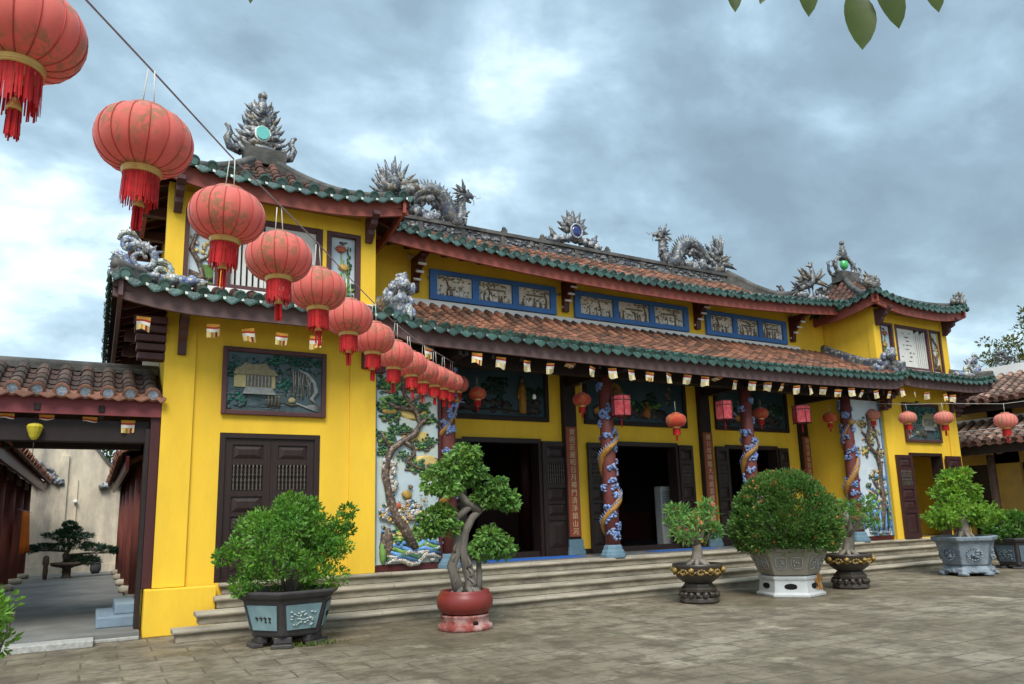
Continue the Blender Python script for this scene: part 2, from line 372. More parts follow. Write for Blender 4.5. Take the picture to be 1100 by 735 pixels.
# ------------------------------------------------------------------ temple
temple = thing('temple', 'yellow walled temple hall with two towers, green edged tiled roofs and porcelain dragons', 'temple', (11.3, 12.25, 0))
T = temple

# stone steps and platform -----------------------------------------------------
st = MB()
SX0 = [1.02, 1.34, 1.62, 1.72]
for i in range(4):
    y = 11.2+.33*i; z = .17*(i+1); x0 = SX0[i]; x1 = 22.6-SX0[i]
    y1 = y+.36 if i < 3 else 13.835
    st.box(x0+.045, x1-.045, y+.05, y1, z-.17, z-.065, 1)
    # rounded nosing
    pr = []
    for k in range(7):
        a = -math.pi/2+math.pi*k/6; pr.append((y+.035-.035*math.cos(a), z-.034+.034*math.sin(a)))
    pr = pr+[(y1-.001*i, z), (y1-.001*i, z-.068)]
    n = len(pr)
    for seg in range(14):
        xa = x0+(x1-x0)*seg/14+(.002 if seg else 0); xb = x0+(x1-x0)*(seg+1)/14-(.002 if seg < 13 else 0); dz = rnd.uniform(-.003, .001)
        st.add([(xa, p, q+dz) for p, q in pr]+[(xb, p, q+dz) for p, q in pr], [tuple(range(n))[::-1], tuple(range(n, 2*n))]+[(j, (j+1) % n, n+(j+1) % n, n+j) for j in range(n)], 0)
st.build('stone_steps', [STONE, STONED], T, bev=.006)
PORCH = mat('porch_floor_tile', (.16, .17, .175), .35, .2, 4, dirt=(.10, .09, .08), damt=.5)
pf = MB(); pf.box(4.4, 18.2, 12.62, 22, .60, .688, 0); pf.build('porch_floor', PORCH, T)

# roofs -------------------------------------------------------------------------
def roof_face(parent, O, ax, ay, L, D, zf, hl=0, hr=0, pitch=.255, rad=.078, row=.21, tiles=TILE, green=(GRN, GRN2, GRN3), fmat=REDB, mir=False,
              ends=True, fh=.15, name='tiled_roof', inset=.10, drop=.12, soffit=True, seed=1, dripw=1.0):
    rr = random.Random(seed)
    ax = Vector((*ax, 0)); ay = Vector((*ay, 0)); O = Vector((*O, 0))
    def P(x, t): q = O+ax*x+ay*(D*t); q.z = zf(x, t); return q
    def tmax(x):
        t = 1.0
        if hl: t = min(t, x/hl)
        if hr: t = min(t, (L-x)/hr)
        return max(0.0, t)
    mb = MB(mir)
    nx = max(8, int(L/.22)); nt_ = 8
    vs = []; fs = []
    for i in range(nx+1):
        x = L*i/nx; tm = tmax(x)
        for k in range(nt_+1): vs.append(P(x, tm*k/nt_)+Vector((0, 0, -.02)))
    for i in range(nx):
        for k in range(nt_): a = i*(nt_+1)+k; fs.append((a, a+nt_+1, a+nt_+2, a+1))
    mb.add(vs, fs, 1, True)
    n = max(1, round(L/pitch)); pt = L/n; NS = 6
    er = MB(mir)
    for i in range(n):
        x = (i+.5)*pt; tm = tmax(x)
        if tm < .03: continue
        ln = (P(x, tm)-P(x, 0)).length; k = max(1, round(ln/row))
        xj = x+rr.uniform(-.008, .008)
        for j in range(k):
            t0 = tm*max(0, j-.12)/k; t1 = tm*(j+1)/k
            p0 = P(xj, t0); p1 = P(xj, t1); Tn = (p1-p0).normalized()
            A = (P(min(L, x+.05), t0)-P(max(0, x-.05), t0)).normalized(); Nn = A.cross(Tn).normalized()
            if Nn.z < 0: Nn = -Nn
            q0 = rad*rr.uniform(1.02, 1.10); q1 = rad*.86; jit = A*rr.uniform(-.006, .006)+Nn*rr.uniform(0, .008)
            vv = []
            for (p, q) in ((p0, q0), (p1, q1)):
                for s_ in range(NS+1):
                    a = math.pi*s_/NS; vv.append(p+jit+A*(math.cos(a)*q)+Nn*(math.sin(a)*q+.012))
            ff = [(s_, s_+1, NS+1+s_+1, NS+1+s_) for s_ in range(NS)]+[tuple(range(NS, -1, -1))]
            mb.add(vv, ff, 2 if (j == 0 and ends) else 0, False)
    # pan tiles: overlapping flat tongues between the barrels
    for i in range(n+1):
        x = min(max(i*pt, .03), L-.03); tm = tmax(x)
        if tm < .08: continue
        ln = (P(x, tm)-P(x, 0)).length; k = max(1, round(ln/row)); hw = pt*.33
        for j in range(k):
            t0 = tm*max(0, j-.1)/k; t1 = tm*(j+1)/k
            vv = [P(max(0, x-hw), t0)+Vector((0, 0, .030)), P(x, t0)+Vector((0, 0, .006)), P(min(L, x+hw), t0)+Vector((0, 0, .030)),
                  P(max(0, x-hw), t1)+Vector((0, 0, .010)), P(x, t1)+Vector((0, 0, -.012)), P(min(L, x+hw), t1)+Vector((0, 0, .010))]
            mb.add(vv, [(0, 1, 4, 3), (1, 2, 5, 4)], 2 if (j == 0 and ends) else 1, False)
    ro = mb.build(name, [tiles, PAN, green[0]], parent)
    if ends:
        for i in range(n):
            x = (i+.5)*pt
            p = P(x, 0); Tn = (P(x, .1)-p).normalized(); A = (P(min(L, x+.05), 0)-P(max(0, x-.05), 0)).normalized(); Nn = A.cross(Tn).normalized()
            if Nn.z < 0: Nn = -Nn
            c = p+Nn*(rad*.45+rr.uniform(-.008, .008))-Tn*rr.uniform(.0, .035)+A*rr.uniform(-.01, .01); rr_ = rad*1.1; m_ = 12; vv = []
            tl = rr.uniform(-.12, .12)
            for q, off in ((rr_, 0), (rr_, -.035), (rr_*.72, -.042), (rr_*.66, -.030)):
                for s_ in range(m_):
                    a = 2*math.pi*s_/m_; vv.append(c+A*(math.cos(a)*q)+Nn*(math.sin(a)*q)+Tn*(off+tl*.1*math.sin(a)))
            ff = [(b_*m_+s_, b_*m_+(s_+1) % m_, (b_+1)*m_+(s_+1) % m_, (b_+1)*m_+s_) for b_ in range(3) for s_ in range(m_)]
            er.add(vv, ff, 0); er.add(vv[3*m_:], [tuple(range(m_))], 1)
        for i in range(n+1):
            x = min(max(i*pt, .02), L-.02); p = P(x, 0)
            A = (P(min(L, x+.05), 0)-P(max(0, x-.05), 0)).normalized(); Dn = (Vector((0, 0, -1))-ay*.32).normalized()
            h = drop*rr.uniform(.98, 1.12); hw = pt*.46*dripw
            if i in (0, n): hw *= .6
            out = [(-1, .05), (-.5, -.12), (0, -.02), (.5, -.12), (1, .05), (.95, .45), (.5, .82), (0, 1.08), (-.5, .82), (-.95, .45)]
            y0 = -ay*.045; y1 = -ay*.02; k = len(out); tw = rr.uniform(-.02, .02)
            vv = [p+A*(a*hw)+Dn*(b_*h+tw*a*.3)+y0 for a, b_ in out]+[p+A*(a*hw)+Dn*(b_*h)+y1 for a, b_ in out]
            er.add(vv, [tuple(range(k)), tuple(range(2*k-1, k-1, -1))]+[((j+1) % k, j, k+j, k+(j+1) % k) for j in range(k)], 2)
            # raised rim of the drip tile
            ins = [p+A*(a*hw*.68)+Dn*(.10*h+b_*h*.70)+y0-ay*.010 for a, b_ in out]
            er.add(ins+vv[:k], [tuple(range(k))]+[(j, (j+1) % k, k+(j+1) % k, k+j) for j in range(k)], 2)
        er.build('tile_ends', (list(green)*2)[:3] if len(green) == 2 else list(green), ro)
    if fmat:
        fb = MB(mir); K = max(10, int(L/.25)); vs = []
        for i in range(K+1):
            x = L*i/K; p = P(x, 0)
            for dy, dz in ((inset-.03, -.035), (inset-.03, -.10-fh-.06), (inset+.03, -.10-fh-.06), (inset+.03, -.035)):
                vs.append(p+ay*dy+Vector((0, 0, dz)))
        fs = [(i*4+j, i*4+(j+1) % 4, i*4+4+(j+1) % 4, i*4+4+j) for i in range(K) for j in range(4)]+[(3, 2, 1, 0), tuple(K*4+j for j in range(4))]
        fb.add(vs, fs, 0); fb.build('fascia', fmat, ro)
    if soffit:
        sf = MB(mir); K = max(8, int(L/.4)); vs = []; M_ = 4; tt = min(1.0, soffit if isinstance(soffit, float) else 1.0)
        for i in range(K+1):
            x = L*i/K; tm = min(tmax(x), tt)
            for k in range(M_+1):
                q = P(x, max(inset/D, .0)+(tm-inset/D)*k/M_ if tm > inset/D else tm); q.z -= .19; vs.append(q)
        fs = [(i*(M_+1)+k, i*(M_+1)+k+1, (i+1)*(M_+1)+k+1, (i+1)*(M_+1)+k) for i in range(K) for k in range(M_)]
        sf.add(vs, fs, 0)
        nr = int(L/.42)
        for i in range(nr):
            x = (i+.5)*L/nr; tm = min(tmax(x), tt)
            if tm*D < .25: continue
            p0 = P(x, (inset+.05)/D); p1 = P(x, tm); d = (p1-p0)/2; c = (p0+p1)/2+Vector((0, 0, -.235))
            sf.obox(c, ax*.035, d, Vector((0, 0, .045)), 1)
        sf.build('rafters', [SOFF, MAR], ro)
    return ro, P

LOW_E = 4.76
def lift(u, a, b):   # upward flick near an end
    return a*max(0.0, 1-u/b)**2
def z_lowhall(x, t):
    X = 4.27+x; k = abs(X-11.3)/7.03
    return (4.75+.10*k**2+lift(x, .10, .5)+lift(14.06-x, .10, .5))*(1-t)+(5.97)*t-.10*math.sin(math.pi*t)
def z_lowtow(x, t):   # x from the outer corner
    return 4.95+.30*t+(lift(x, .17, 1.3)+lift(4.22-x, .06, .6))*(1-t)
def z_lowside(x, t):  # runs from back (x=0) to the front outer corner
    L = 5.9; return 4.95+.30*t+lift(L-x, .17, 1.3)*(1-t)
lr, Plow = roof_face(T, (4.27, 11.46), (1, 0), (0, 1), 14.06, 2.40, z_lowhall, tiles=TILE, fmat=BRNF, seed=3, soffit=True)
for mir in (False, True):
    roof_face(T, (.03, 11.46), (1, 0), (0, 1), 4.22, .80, z_lowtow, hl=.80, tiles=TILED, fmat=BRNF, mir=mir, seed=5+mir, pitch=.262, rad=.085)
    roof_face(T, (.03, 17.36), (0, -1), (1, 0), 5.9, .80, z_lowside, hr=.80, tiles=TILED, fmat=BRNF, mir=mir, seed=7+mir, pitch=.262, rad=.085)
def z_hi(Lx):
    def z(x, t):
        u = min(x, Lx-x)/2.3
        return 7.06+1.50*(.42*t+.58*t*t)+lift(u, .24, .75)*(1-t)**1.5
    return z
for mir in (False, True):
    roof_face(T, (.34, 11.77), (1, 0), (0, 1), 4.30, 2.35, z_hi(4.3), hl=2.05, hr=2.05, tiles=TILED, mir=mir, seed=11+mir, pitch=.262, rad=.085, soffit=.34)
    roof_face(T, (.34, 16.47), (0, -1), (1, 0), 4.70, 2.05, lambda x, t: z_hi(4.7)(x, t), hl=2.35, hr=2.35, tiles=TILED, mir=mir, seed=13+mir, pitch=.262, rad=.085, soffit=.36)
    roof_face(T, (4.64, 11.77), (0, 1), (-1, 0), 4.70, 2.05, lambda x, t: z_hi(4.7)(x, t), hl=2.35, hr=2.35, tiles=TILED, mir=mir, seed=15+mir, pitch=.262, rad=.085, soffit=.36)
    roof_face(T, (4.64, 16.47), (-1, 0), (0, -1), 4.30, 2.35, z_hi(4.3), hl=2.05, hr=2.05, tiles=TILED, mir=mir, seed=17+mir, pitch=.262, rad=.085, ends=False, fmat=None, soffit=False)
def z_hall(x, t):
    k = abs(x-7.0)/7.0
    return (6.93+.32*k**2.2)*(1-t)**1.0+8.60*t-.22*math.sin(math.pi*t)*.9
hr_, Phall = roof_face(T, (4.3, 12.92), (1, 0), (0, 1), 14.0, 3.28, z_hall, hl=1.2, hr=1.2, tiles=TILE, seed=21, soffit=.30)
roof_face(T, (18.3, 19.48), (-1, 0), (0, -1), 14.0, 3.28, z_hall, hl=1.2, hr=1.2, tiles=TILE, seed=22, soffit=False, ends=False, fmat=None)

for mir in (False, True):    # closed gable ends behind the tower roofs
    mb = MB(mir); mb.add([(5.45, 13.6, 6.9), (5.45, 18.8, 6.9), (5.45, 16.2, 8.55)], [(0, 1, 2)]); mb.add([(5.40, 13.6, 6.9), (5.40, 18.8, 6.9), (5.40, 16.2, 8.55)], [(2, 1, 0)]); mb.build('gable_wall', WHT, T)
# hip ridges, valley ridges, ridge wall --------------------------------------------------
rg = MB()
for mir in (False, True):
    mb = MB(mir)
    for cx0, cy0, ux, uy in ((.34, 11.77, 1, 1), (4.64, 11.77, -1, 1), (.34, 16.47, 1, -1), (4.64, 16.47, -1, -1)):
        pts = []
        for k in range(13):
            t = k/12*1.0; z = z_hi(4.3)(2.05*t, t); pts.append((cx0+ux*2.05*t, cy0+uy*2.35*t, z))
        mb.sweep(pts, .14, -.03, .11, 0); mb.tube([Vector(p)+Vector((0, 0, .11)) for p in pts], .08, 8, 0); mb.cut()
    mb.box(2.10, 2.88, 13.9, 14.32, 8.45, 8.78, 0); mb.cut()
    # lower skirt: hip at the outer corner, whitewashed fillet along the wall
    pts = [(.03+.8*k/6, 11.46+.8*k/6, z_lowtow(.8*k/6, k/6)) for k in range(7)]
    mb.sweep(pts, .15, -.02, .15, 0); mb.tube([Vector(p)+Vector((0, 0, .15)) for p in pts], .085, 8, 0); mb.cut()
    # edge ridge between hall roof and tower skirt, running back along the tower wall
    pts = [(4.27, 11.46+2.38*k/12, max(z_lowhall(0, k/12), z_lowtow(4.2, min(1, k/4)))+.02) for k in range(13)]
    mb.sweep(pts, .20, -.05, .16, 1); mb.tube([Vector(p)+Vector((0, 0, .17)) for p in pts], .10, 8, 1)
    mb.build_each('hip_ridge', [RIDGE, PORC], T)
    mb = MB(mir); mb.box(.80, 4.20, 12.14, 12.245, 5.20, 5.31, 0); mb.cut(); mb.box(.72, .815, 12.14, 16.6, 5.20, 5.31, 0)
    mb.build_each('white_fillet', WHT, T)
mb = MB()
mb.box(5.45, 17.15, 16.08, 16.32, 8.50, 8.62, 0)
mb.box(5.45, 17.15, 16.13, 16.27, 8.62, 8.86, 1)
mb.box(5.40, 17.20, 16.07, 16.33, 8.86, 8.95, 0)
x = 5.45
while x < 17.2:
    mb.box(x-.06, x+.06, 16.09, 16.31, 8.62, 8.86, 0); x += 1.17
for x in (9.05, 10.24, 12.44): mb.box(x-.06, x+.06, 16.12, 16.28, 8.95, 9.06, 0); mb.blob((x, 16.2, 9.09), .065, .1, mi=0)
for k in range(150):      # relief ornament in the frieze panels
    x = rnd.uniform(5.6, 17.0); mb.blob((x, 16.125, rnd.uniform(8.67, 8.82)), (rnd.uniform(.05, .13), .03, rnd.uniform(.025, .05)), .4, 6, 4, 2, seed=k)
mb.build('main_ridge', [RIDGE, RELG, PORC], T)
for mir in (False, True):
    mb = MB(mir)
    H = [(5.47, 16.2, 8.93), (5.25, 15.85, 8.62), (5.0, 15.5, 8.30), (4.78, 15.1, 8.03), (4.62, 14.8, 7.90), (4.5, 14.55, 7.88), (4.42, 14.35, 7.98), (4.36, 14.25, 8.14)]
    mb.sweep(H, .22, -.45, .06, 0); mb.tube([Vector(p)+Vector((0, 0, .08)) for p in H], [.12]*6+[.12, .10], 8, 0)
    mb.blob((4.36, 14.22, 8.22), .15, .15, mi=0)
    mb.cut(); H2 = [(4.5, 14.5, 7.55), (4.36, 13.8, 7.25), (4.3, 13.2, 7.13), (4.3, 12.95, 7.20)]
    mb.sweep(H2, .16, -.1, .14, 0); mb.tube([Vector(p)+Vector((0, 0, .15)) for p in H2], .085, 8, 0)
    mb.build_each('gable_ridge', RIDGE, T)
mb = MB(); mb.box(5.3, 17.3, 13.80, 13.852, 5.93, 6.085, 0); mb.build('white_fillet', WHT, T)

# porcelain roof sculptures (local x, z drawing with y thickness) ----------------------------------
def xz(c, s=1.0, sx=1):
    c = Vector(c)
    return lambda x, z, y=0: c+Vector((x*s*sx, y*s, z*s))
def fan(mb, q, cx_, cz_, n, a0, a1, ln, r, mi=0, r0=.0, jy=.06, sd=1):
    rr = random.Random(sd)
    for i in range(n):
        a = R(a0+(a1-a0)*i/(n-1)); l = ln(i/(n-1)) if callable(ln) else ln; l *= rr.uniform(.9, 1.12); y = rr.uniform(-jy, jy)
        mb.spike(q(cx_+math.cos(a)*r0, cz_+math.sin(a)*r0, y), q(cx_+math.cos(a)*l, cz_+math.sin(a)*l, y*1.6), r, 5, mi, bend=(0, 0, .03))
def scroll(mb, q, cx_, cz_, r, turns=1.3, a0=0, d=1, w0=.05, mi=0, y=0):
    pts = []; rad = []
    for k in range(16):
        t = k/15; a = a0+d*t*turns*2*math.pi; rr = r*(1-.8*t); pts.append(q(cx_+math.cos(a)*rr, cz_+math.sin(a)*rr, y)); rad.append(w0*(1-.55*t))
    mb.tube(pts, rad, 7, mi)

def dragon(c, sx, kx, kt):
    q0 = xz(c, 1, sx); q = lambda x, z, y=0: q0(x*kx, z, y); mb = MB()
    body = [(-1.32, .10), (-1.2, .28), (-.98, .36), (-.72, .50), (-.45, .70), (-.14, .80), (.20, .78), (.48, .58), (.62, .30), (.74, .10), (.95, .06), (1.10, .22), (1.15, .46), (1.16, .68), (1.24, .82)]
    pts = []; rad = []
    B = [Vector((a, b, 0)) for a, b in body]
    for i in range(len(B)-1):
        p0 = B[max(0, i-1)]; p1 = B[i]; p2 = B[i+1]; p3 = B[min(len(B)-1, i+2)]
        for k in range(4):
            t = k/4; v = .5*((2*p1)+(p2-p0)*t+(2*p0-5*p1+4*p2-p3)*t*t+(3*p1-p0-3*p2+p3)*t**3); s_ = (i+t)/(len(B)-1)
            pts.append(q(v.x, v.y, .05*math.sin(s_*9))); rad.append(.09+.10*math.sin(math.pi*min(1, s_*1.02))**.7)
    mb.tube(pts, rad, 9, 0)
    for i in range(2, len(pts)-3, 1):       # dorsal spikes
        t = (pts[i+1]-pts[i-1]); t.y = 0; t.normalize(); nrm = Vector((-t.z, 0, t.x)) if sx > 0 else Vector((t.z, 0, -t.x))
        mb.spike(pts[i]+nrm*rad[i]*.6, pts[i]+nrm*(rad[i]+.13)-t*.05, .035, 4, 0)
    # inner coil and clouds that fill the arch
    arc = [q(-.78+.02*k+.60*(1-math.cos(k*.42))*.9, .18+.42*math.sin(k*.42), .03) for k in range(8)]
    mb.tube(arc, [.05, .09, .11, .12, .11, .10, .08, .05], 8, 0)
    for k, (a, b, r) in enumerate([(-.62, .30, .15), (-.05, .55, .13), (.25, .55, .13), (-.15, .05, .15), (.3, .12, .14), (-1.0, .25, .15), (.9, .25, .13), (-.55, .12, .14), (-.2, .20, .12), (.12, .10, .13), (.35, .30, .10), (-.9, .12, .13), (-.3, .48, .10), (.05, .45, .09), (.8, .0, .10), (1.05, -.02, .10), (.55, .06, .12), (-1.15, .1, .14)]):
        mb.blob(q(a, b, -.05 if k % 2 else .07), (r*1.2, r*.8, r), .5, 7, 5, 0 if k % 3 else 1, seed=k)
    for k, (a, b, d, a0) in enumerate([(-.4, .3, 1, 0), (.2, .3, -1, 3), (-.75, .15, 1, 2), (.42, .14, -1, 0)]): scroll(mb, q, a, b, .14, 1.2, a0, d, .04, 1, .1)
    # legs
    for a, b, k in ((.58, .25, 1), (-.80, .38, -1), (1.05, .2, 1)):
        mb.tube([q(a, b, -.08), q(a+.16*k, b-.05, -.12), q(a+.12*k, b-.22, -.12)], [.07, .055, .04], 6, 0); fan(mb, q, a+.12*k, b-.22, 3, -120, -30, .10, .02, 0, 0, .02)
    # head, open jaws, horns, mane, whiskers
    mb.blob(q(1.28, .88), (.15, .11, .13), .2, 9, 7, 0, seed=4)
    mb.tube([q(1.30, .92), q(1.42, .92), q(1.54, .86), q(1.58, .82)], [.10, .075, .06, .035], 7, 2)
    mb.tube([q(1.28, .80), q(1.40, .73), q(1.50, .70)], [.07, .045, .025], 7, 0)
    mb.blob(q(1.50, .92), .045, .1, 6, 5, 2); mb.blob(q(1.34, .99, -.08), .035, 0, 6, 5, 1)
    fan(mb, q, 1.22, .86, 9, 75, 215, lambda u: .34+.10*math.sin(u*3.1), .045, 0, .06, .10, 3)
    fan(mb, q, 1.2, .80, 7, 90, 230, .26, .04, 1, .05, .12, 5)
    mb.tube([q(1.55, .85), q(1.66, .92), q(1.74, .84), q(1.88, .90)], [.012, .010, .008, .006], 5, 0)
    mb.tube([q(1.55, .83), q(1.62, .74), q(1.60, .64)], [.012, .009, .006], 5, 0)
    fan(mb, q, 1.2, .3, 6, -60, 80, .20, .04, 0, .08, .08, 9)
    # flame tail
    for k in range(7): mb.blob(q(-1.32+rnd.uniform(-.14, .14), .12+.08*k, rnd.uniform(-.05, .05)), .15-.006*k, .5, 7, 5, 0 if k % 2 else 2, seed=20+k)
    fan(mb, q, -1.30, .30, 12, 15, 190, lambda u: (.46+.30*math.sin(u*2.6))*kt, .095, 0, .10, .10, 12); fan(mb, q, -1.30, .5, 9, 25, 170, lambda u: (.34+.30*math.sin(u*2.8))*kt, .085, 1, .08, .14, 18)
    fan(mb, q, -1.30, .30, 8, 35, 170, lambda u: (.40+.35*math.sin(u*3))*kt, .07, 2, .08, .16, 14)
    fan(mb, q, -1.36, .5, 5, 60, 120, .62*kt, .085, 0, .1, .1, 15)
    mb.tube([q(-1.1, .4), q(-.98, .72), q(-.86, .80), q(-.78, .92)], [.08, .065, .05, .03], 6, 0)
    scroll(mb, q, -1.5, .16, .15, 1.2, 0, -1, .05, 1); scroll(mb, q, -1.02, .14, .13, 1.2, 3, 1, .05, 1)
    return mb
for nm, cx_, s_ in (('l', 6.96, 1), ('r', 15.63, -1)):
    dragon((cx_, 16.2, 8.95), s_, .75 if s_ > 0 else .9, 1.4 if s_ > 0 else 1.12).build('ridge_dragon', [PORC, PORW, PORO], T)

def sun_flame():
    mb = MB(); q = xz((11.3, 16.2, 8.95))
    fan(mb, q, 0, .40, 9, 10, 170, lambda u: .48+.22*math.sin(math.pi*u), .10, 0, .16, .03, 2)
    fan(mb, q, 0, .40, 8, 22, 158, lambda u: .36+.18*math.sin(math.pi*u), .06, 0, .18, .08, 4)
    mb.spike(q(0, .5), q(0, 1.05), .09, 6, 0)
    for k in range(16): mb.blob(q(-.75+.1*k, .10+.13*math.sin(math.pi*k/15), .04*(-1)**k), (.11, .09, .10), .5, 7, 5, k % 2, seed=k)
    for s_ in (-1, 1):
        mb.tube([q(.45*s_, .12), q(.62*s_, .16), q(.72*s_, .26), q(.74*s_, .38), q(.80*s_, .47)], [.09, .08, .07, .05, .03], 7, 0)
        fan(mb, q, .62*s_, .22, 4, 90-60*s_-40, 90-60*s_+40, .2, .04, 0); scroll(mb, q, .42*s_, .2, .13, 1.2, 0, s_, .05, 0)
        mb.tube([q(.75*s_, .05), q(.88*s_, .08), q(.95*s_, .16)], [.06, .05, .03], 6, 0)
    ring = [q(.185*math.cos(a*math.pi/10), .42+.20*math.sin(a*math.pi/10), -.15) for a in range(21)]
    mb.tube(ring, .035, 6, 1, cap=False)
    return mb
sf_ = sun_flame().build('ridge_sunburst', [PORC, PORW], T)
mb = MB(); q = xz((11.3, 16.2, 8.95)); mb.blob(q(0, .42, -.10), (.175, .09, .19), 0, 20, 12)
mb.build('blue_disc', mat('cobalt_glaze', (.015, .025, .14), .12, .1, spec=.6, coat=.5), sf_)

def crest(c, disc, kind):
    mb = MB(); q = xz(c)
    if kind == 0:
        for k in range(9):
            z = .05+.115*k; w_ = .50*(1-k/10.5)
            for s_ in (-1, 1):
                for j in range(3):
                    a = w_*(.3+.35*j); mb.spike(q(a*s_*.7, z, rnd.uniform(-.08, .08)), q(s_*(a+.13), z+.22-.03*j, rnd.uniform(-.1, .1)), .06, 5, (k+j) % 3, bend=(.03*s_, 0, -.02))
            mb.blob(q(0, z, .02), (w_*.75+.05, .13, .13), .5, 9, 6, k % 3, seed=k)
        mb.tube([q(0, .85), q(0, 1.05), q(0, 1.18), q(0, 1.25)], [.15, .12, .08, .07], 8, 0); mb.blob(q(0, 1.31), .095, .25, 8, 6, 0)
        for s_ in (-1, 1): mb.spike(q(.1*s_, .90), q(.34*s_, 1.08), .05, 5, 0)
        for s_ in (-1, 1): mb.tube([q(.42*s_, .04), q(.58*s_, .10), q(.64*s_, .26), q(.58*s_, .40), q(.62*s_, .52), q(.68*s_, .56)], [.07, .08, .07, .06, .05, .03], 7, 0)
    else:
        for s_ in (-1, 1):
            a_ = [q(s_*.10, .0), q(s_*.34, .06), q(s_*.44, .24), q(s_*.40, .42), q(s_*.24, .55), q(s_*.06, .58)]
            mb.tube(a_, [.08, .075, .07, .065, .06, .05], 7, 0); fan(mb, q, s_*.40, .3, 5, 90-90*s_-50, 90-90*s_+60, .20, .035, 0)
            mb.tube([q(.5*s_, -.10), q(.68*s_, -.06), q(.78*s_, .06), q(.74*s_, .20), q(.80*s_, .30), q(.70*s_, .34)], [.05, .055, .05, .05, .045, .03], 6, 0)
        for k in range(3):
            for s_ in (-1, 1): mb.spike(q(0, .58+.07*k), q(s_*(.34-.08*k), .66+.09*k), .055, 5, 0)
        mb.tube([q(0, .5), q(0, .75), q(0, .92), q(0, .98)], [.14, .12, .08, .06], 8, 0); mb.blob(q(0, 1.05), .09, .2, 8, 6, 0)
        mb.spike(q(.55, -.3), q(.60, .32), .05, 5, 2)
    ob = mb.build('roof_crest', [PORC, PORW, PORO], T)
    md = MB(); y = -.17 if kind == 0 else -.02
    if kind == 0:
        pts = [(.145*math.cos(R(a))*(1 if a < 180 else .92), .44+.15*math.sin(R(a))) for a in range(0, 360, 30)]
        md.plate([(c[0]+a*1.12, c[2]+.44+(b-.44)*1.12) for a, b in pts], c[1]+y+.03, c[1]+y+.06, 1)
        md.plate([(c[0]+a*.92, c[2]+.44+(b-.44)*.92) for a, b in pts], c[1]+y-.01, c[1]+y+.029, 0)
    else: md.blob(q(0, .34), (.15, .12, .17), 0, 16, 10, 0)
    md.build('glass_disc', [mat(disc[0], disc[1], .15, .1, spec=.6, coat=.4), WHT], ob)
crest((2.42, 14.1, 8.66), ('turquoise_glaze', (.14, .48, .44)), 0)
crest((20.1, 14.1, 8.72), ('bright_green_glaze', (.06, .42, .12)), 1)

def bird(c, sx):
    mb = MB(); q = xz(c, 1, sx)
    mb.tube([q(-.45, .15), q(-.25, .30), q(0, .42), q(.16, .55), q(.20, .75), q(.14, .92)], [.05, .12, .16, .11, .07, .06], 8, 0)
    mb.blob(q(.12, .98), (.09, .06, .07), .2, 7, 5, 2); mb.spike(q(.06, .98), q(-.14, .95), .035, 5, 2); fan(mb, q, .14, 1.0, 4, 20, 110, .14, .02, 2)
    fan(mb, q, -.05, .45, 7, 120, 200, .55, .06, 2, .08, .15, 3); fan(mb, q, .15, .45, 7, -20, 60, .55, .06, 2, .08, .15, 4)
    fan(mb, q, -.4, .15, 6, 140, 215, .4, .05, 0, 0, .1, 6)
    for a in (-.06, .12): mb.tube([q(a, .35), q(a+.03, .12), q(a-.02, -.1)], .03, 5, 0)
    for k in range(10): mb.blob(q(-.5+.13*k, -.05+.06*math.sin(k), 0), (.13, .10, .12), .6, 7, 5, k % 2, seed=k)
    for k in range(4): scroll(mb, q, .35+.14*k, .15+.05*k, .13, 1.2, k, 1, .04, 0)
    return mb
for c, s_ in (((18.5, 14.2, 7.85), 1),): bird(c, s_).build('roof_phoenix', [PORC, PORW, PORO], T)
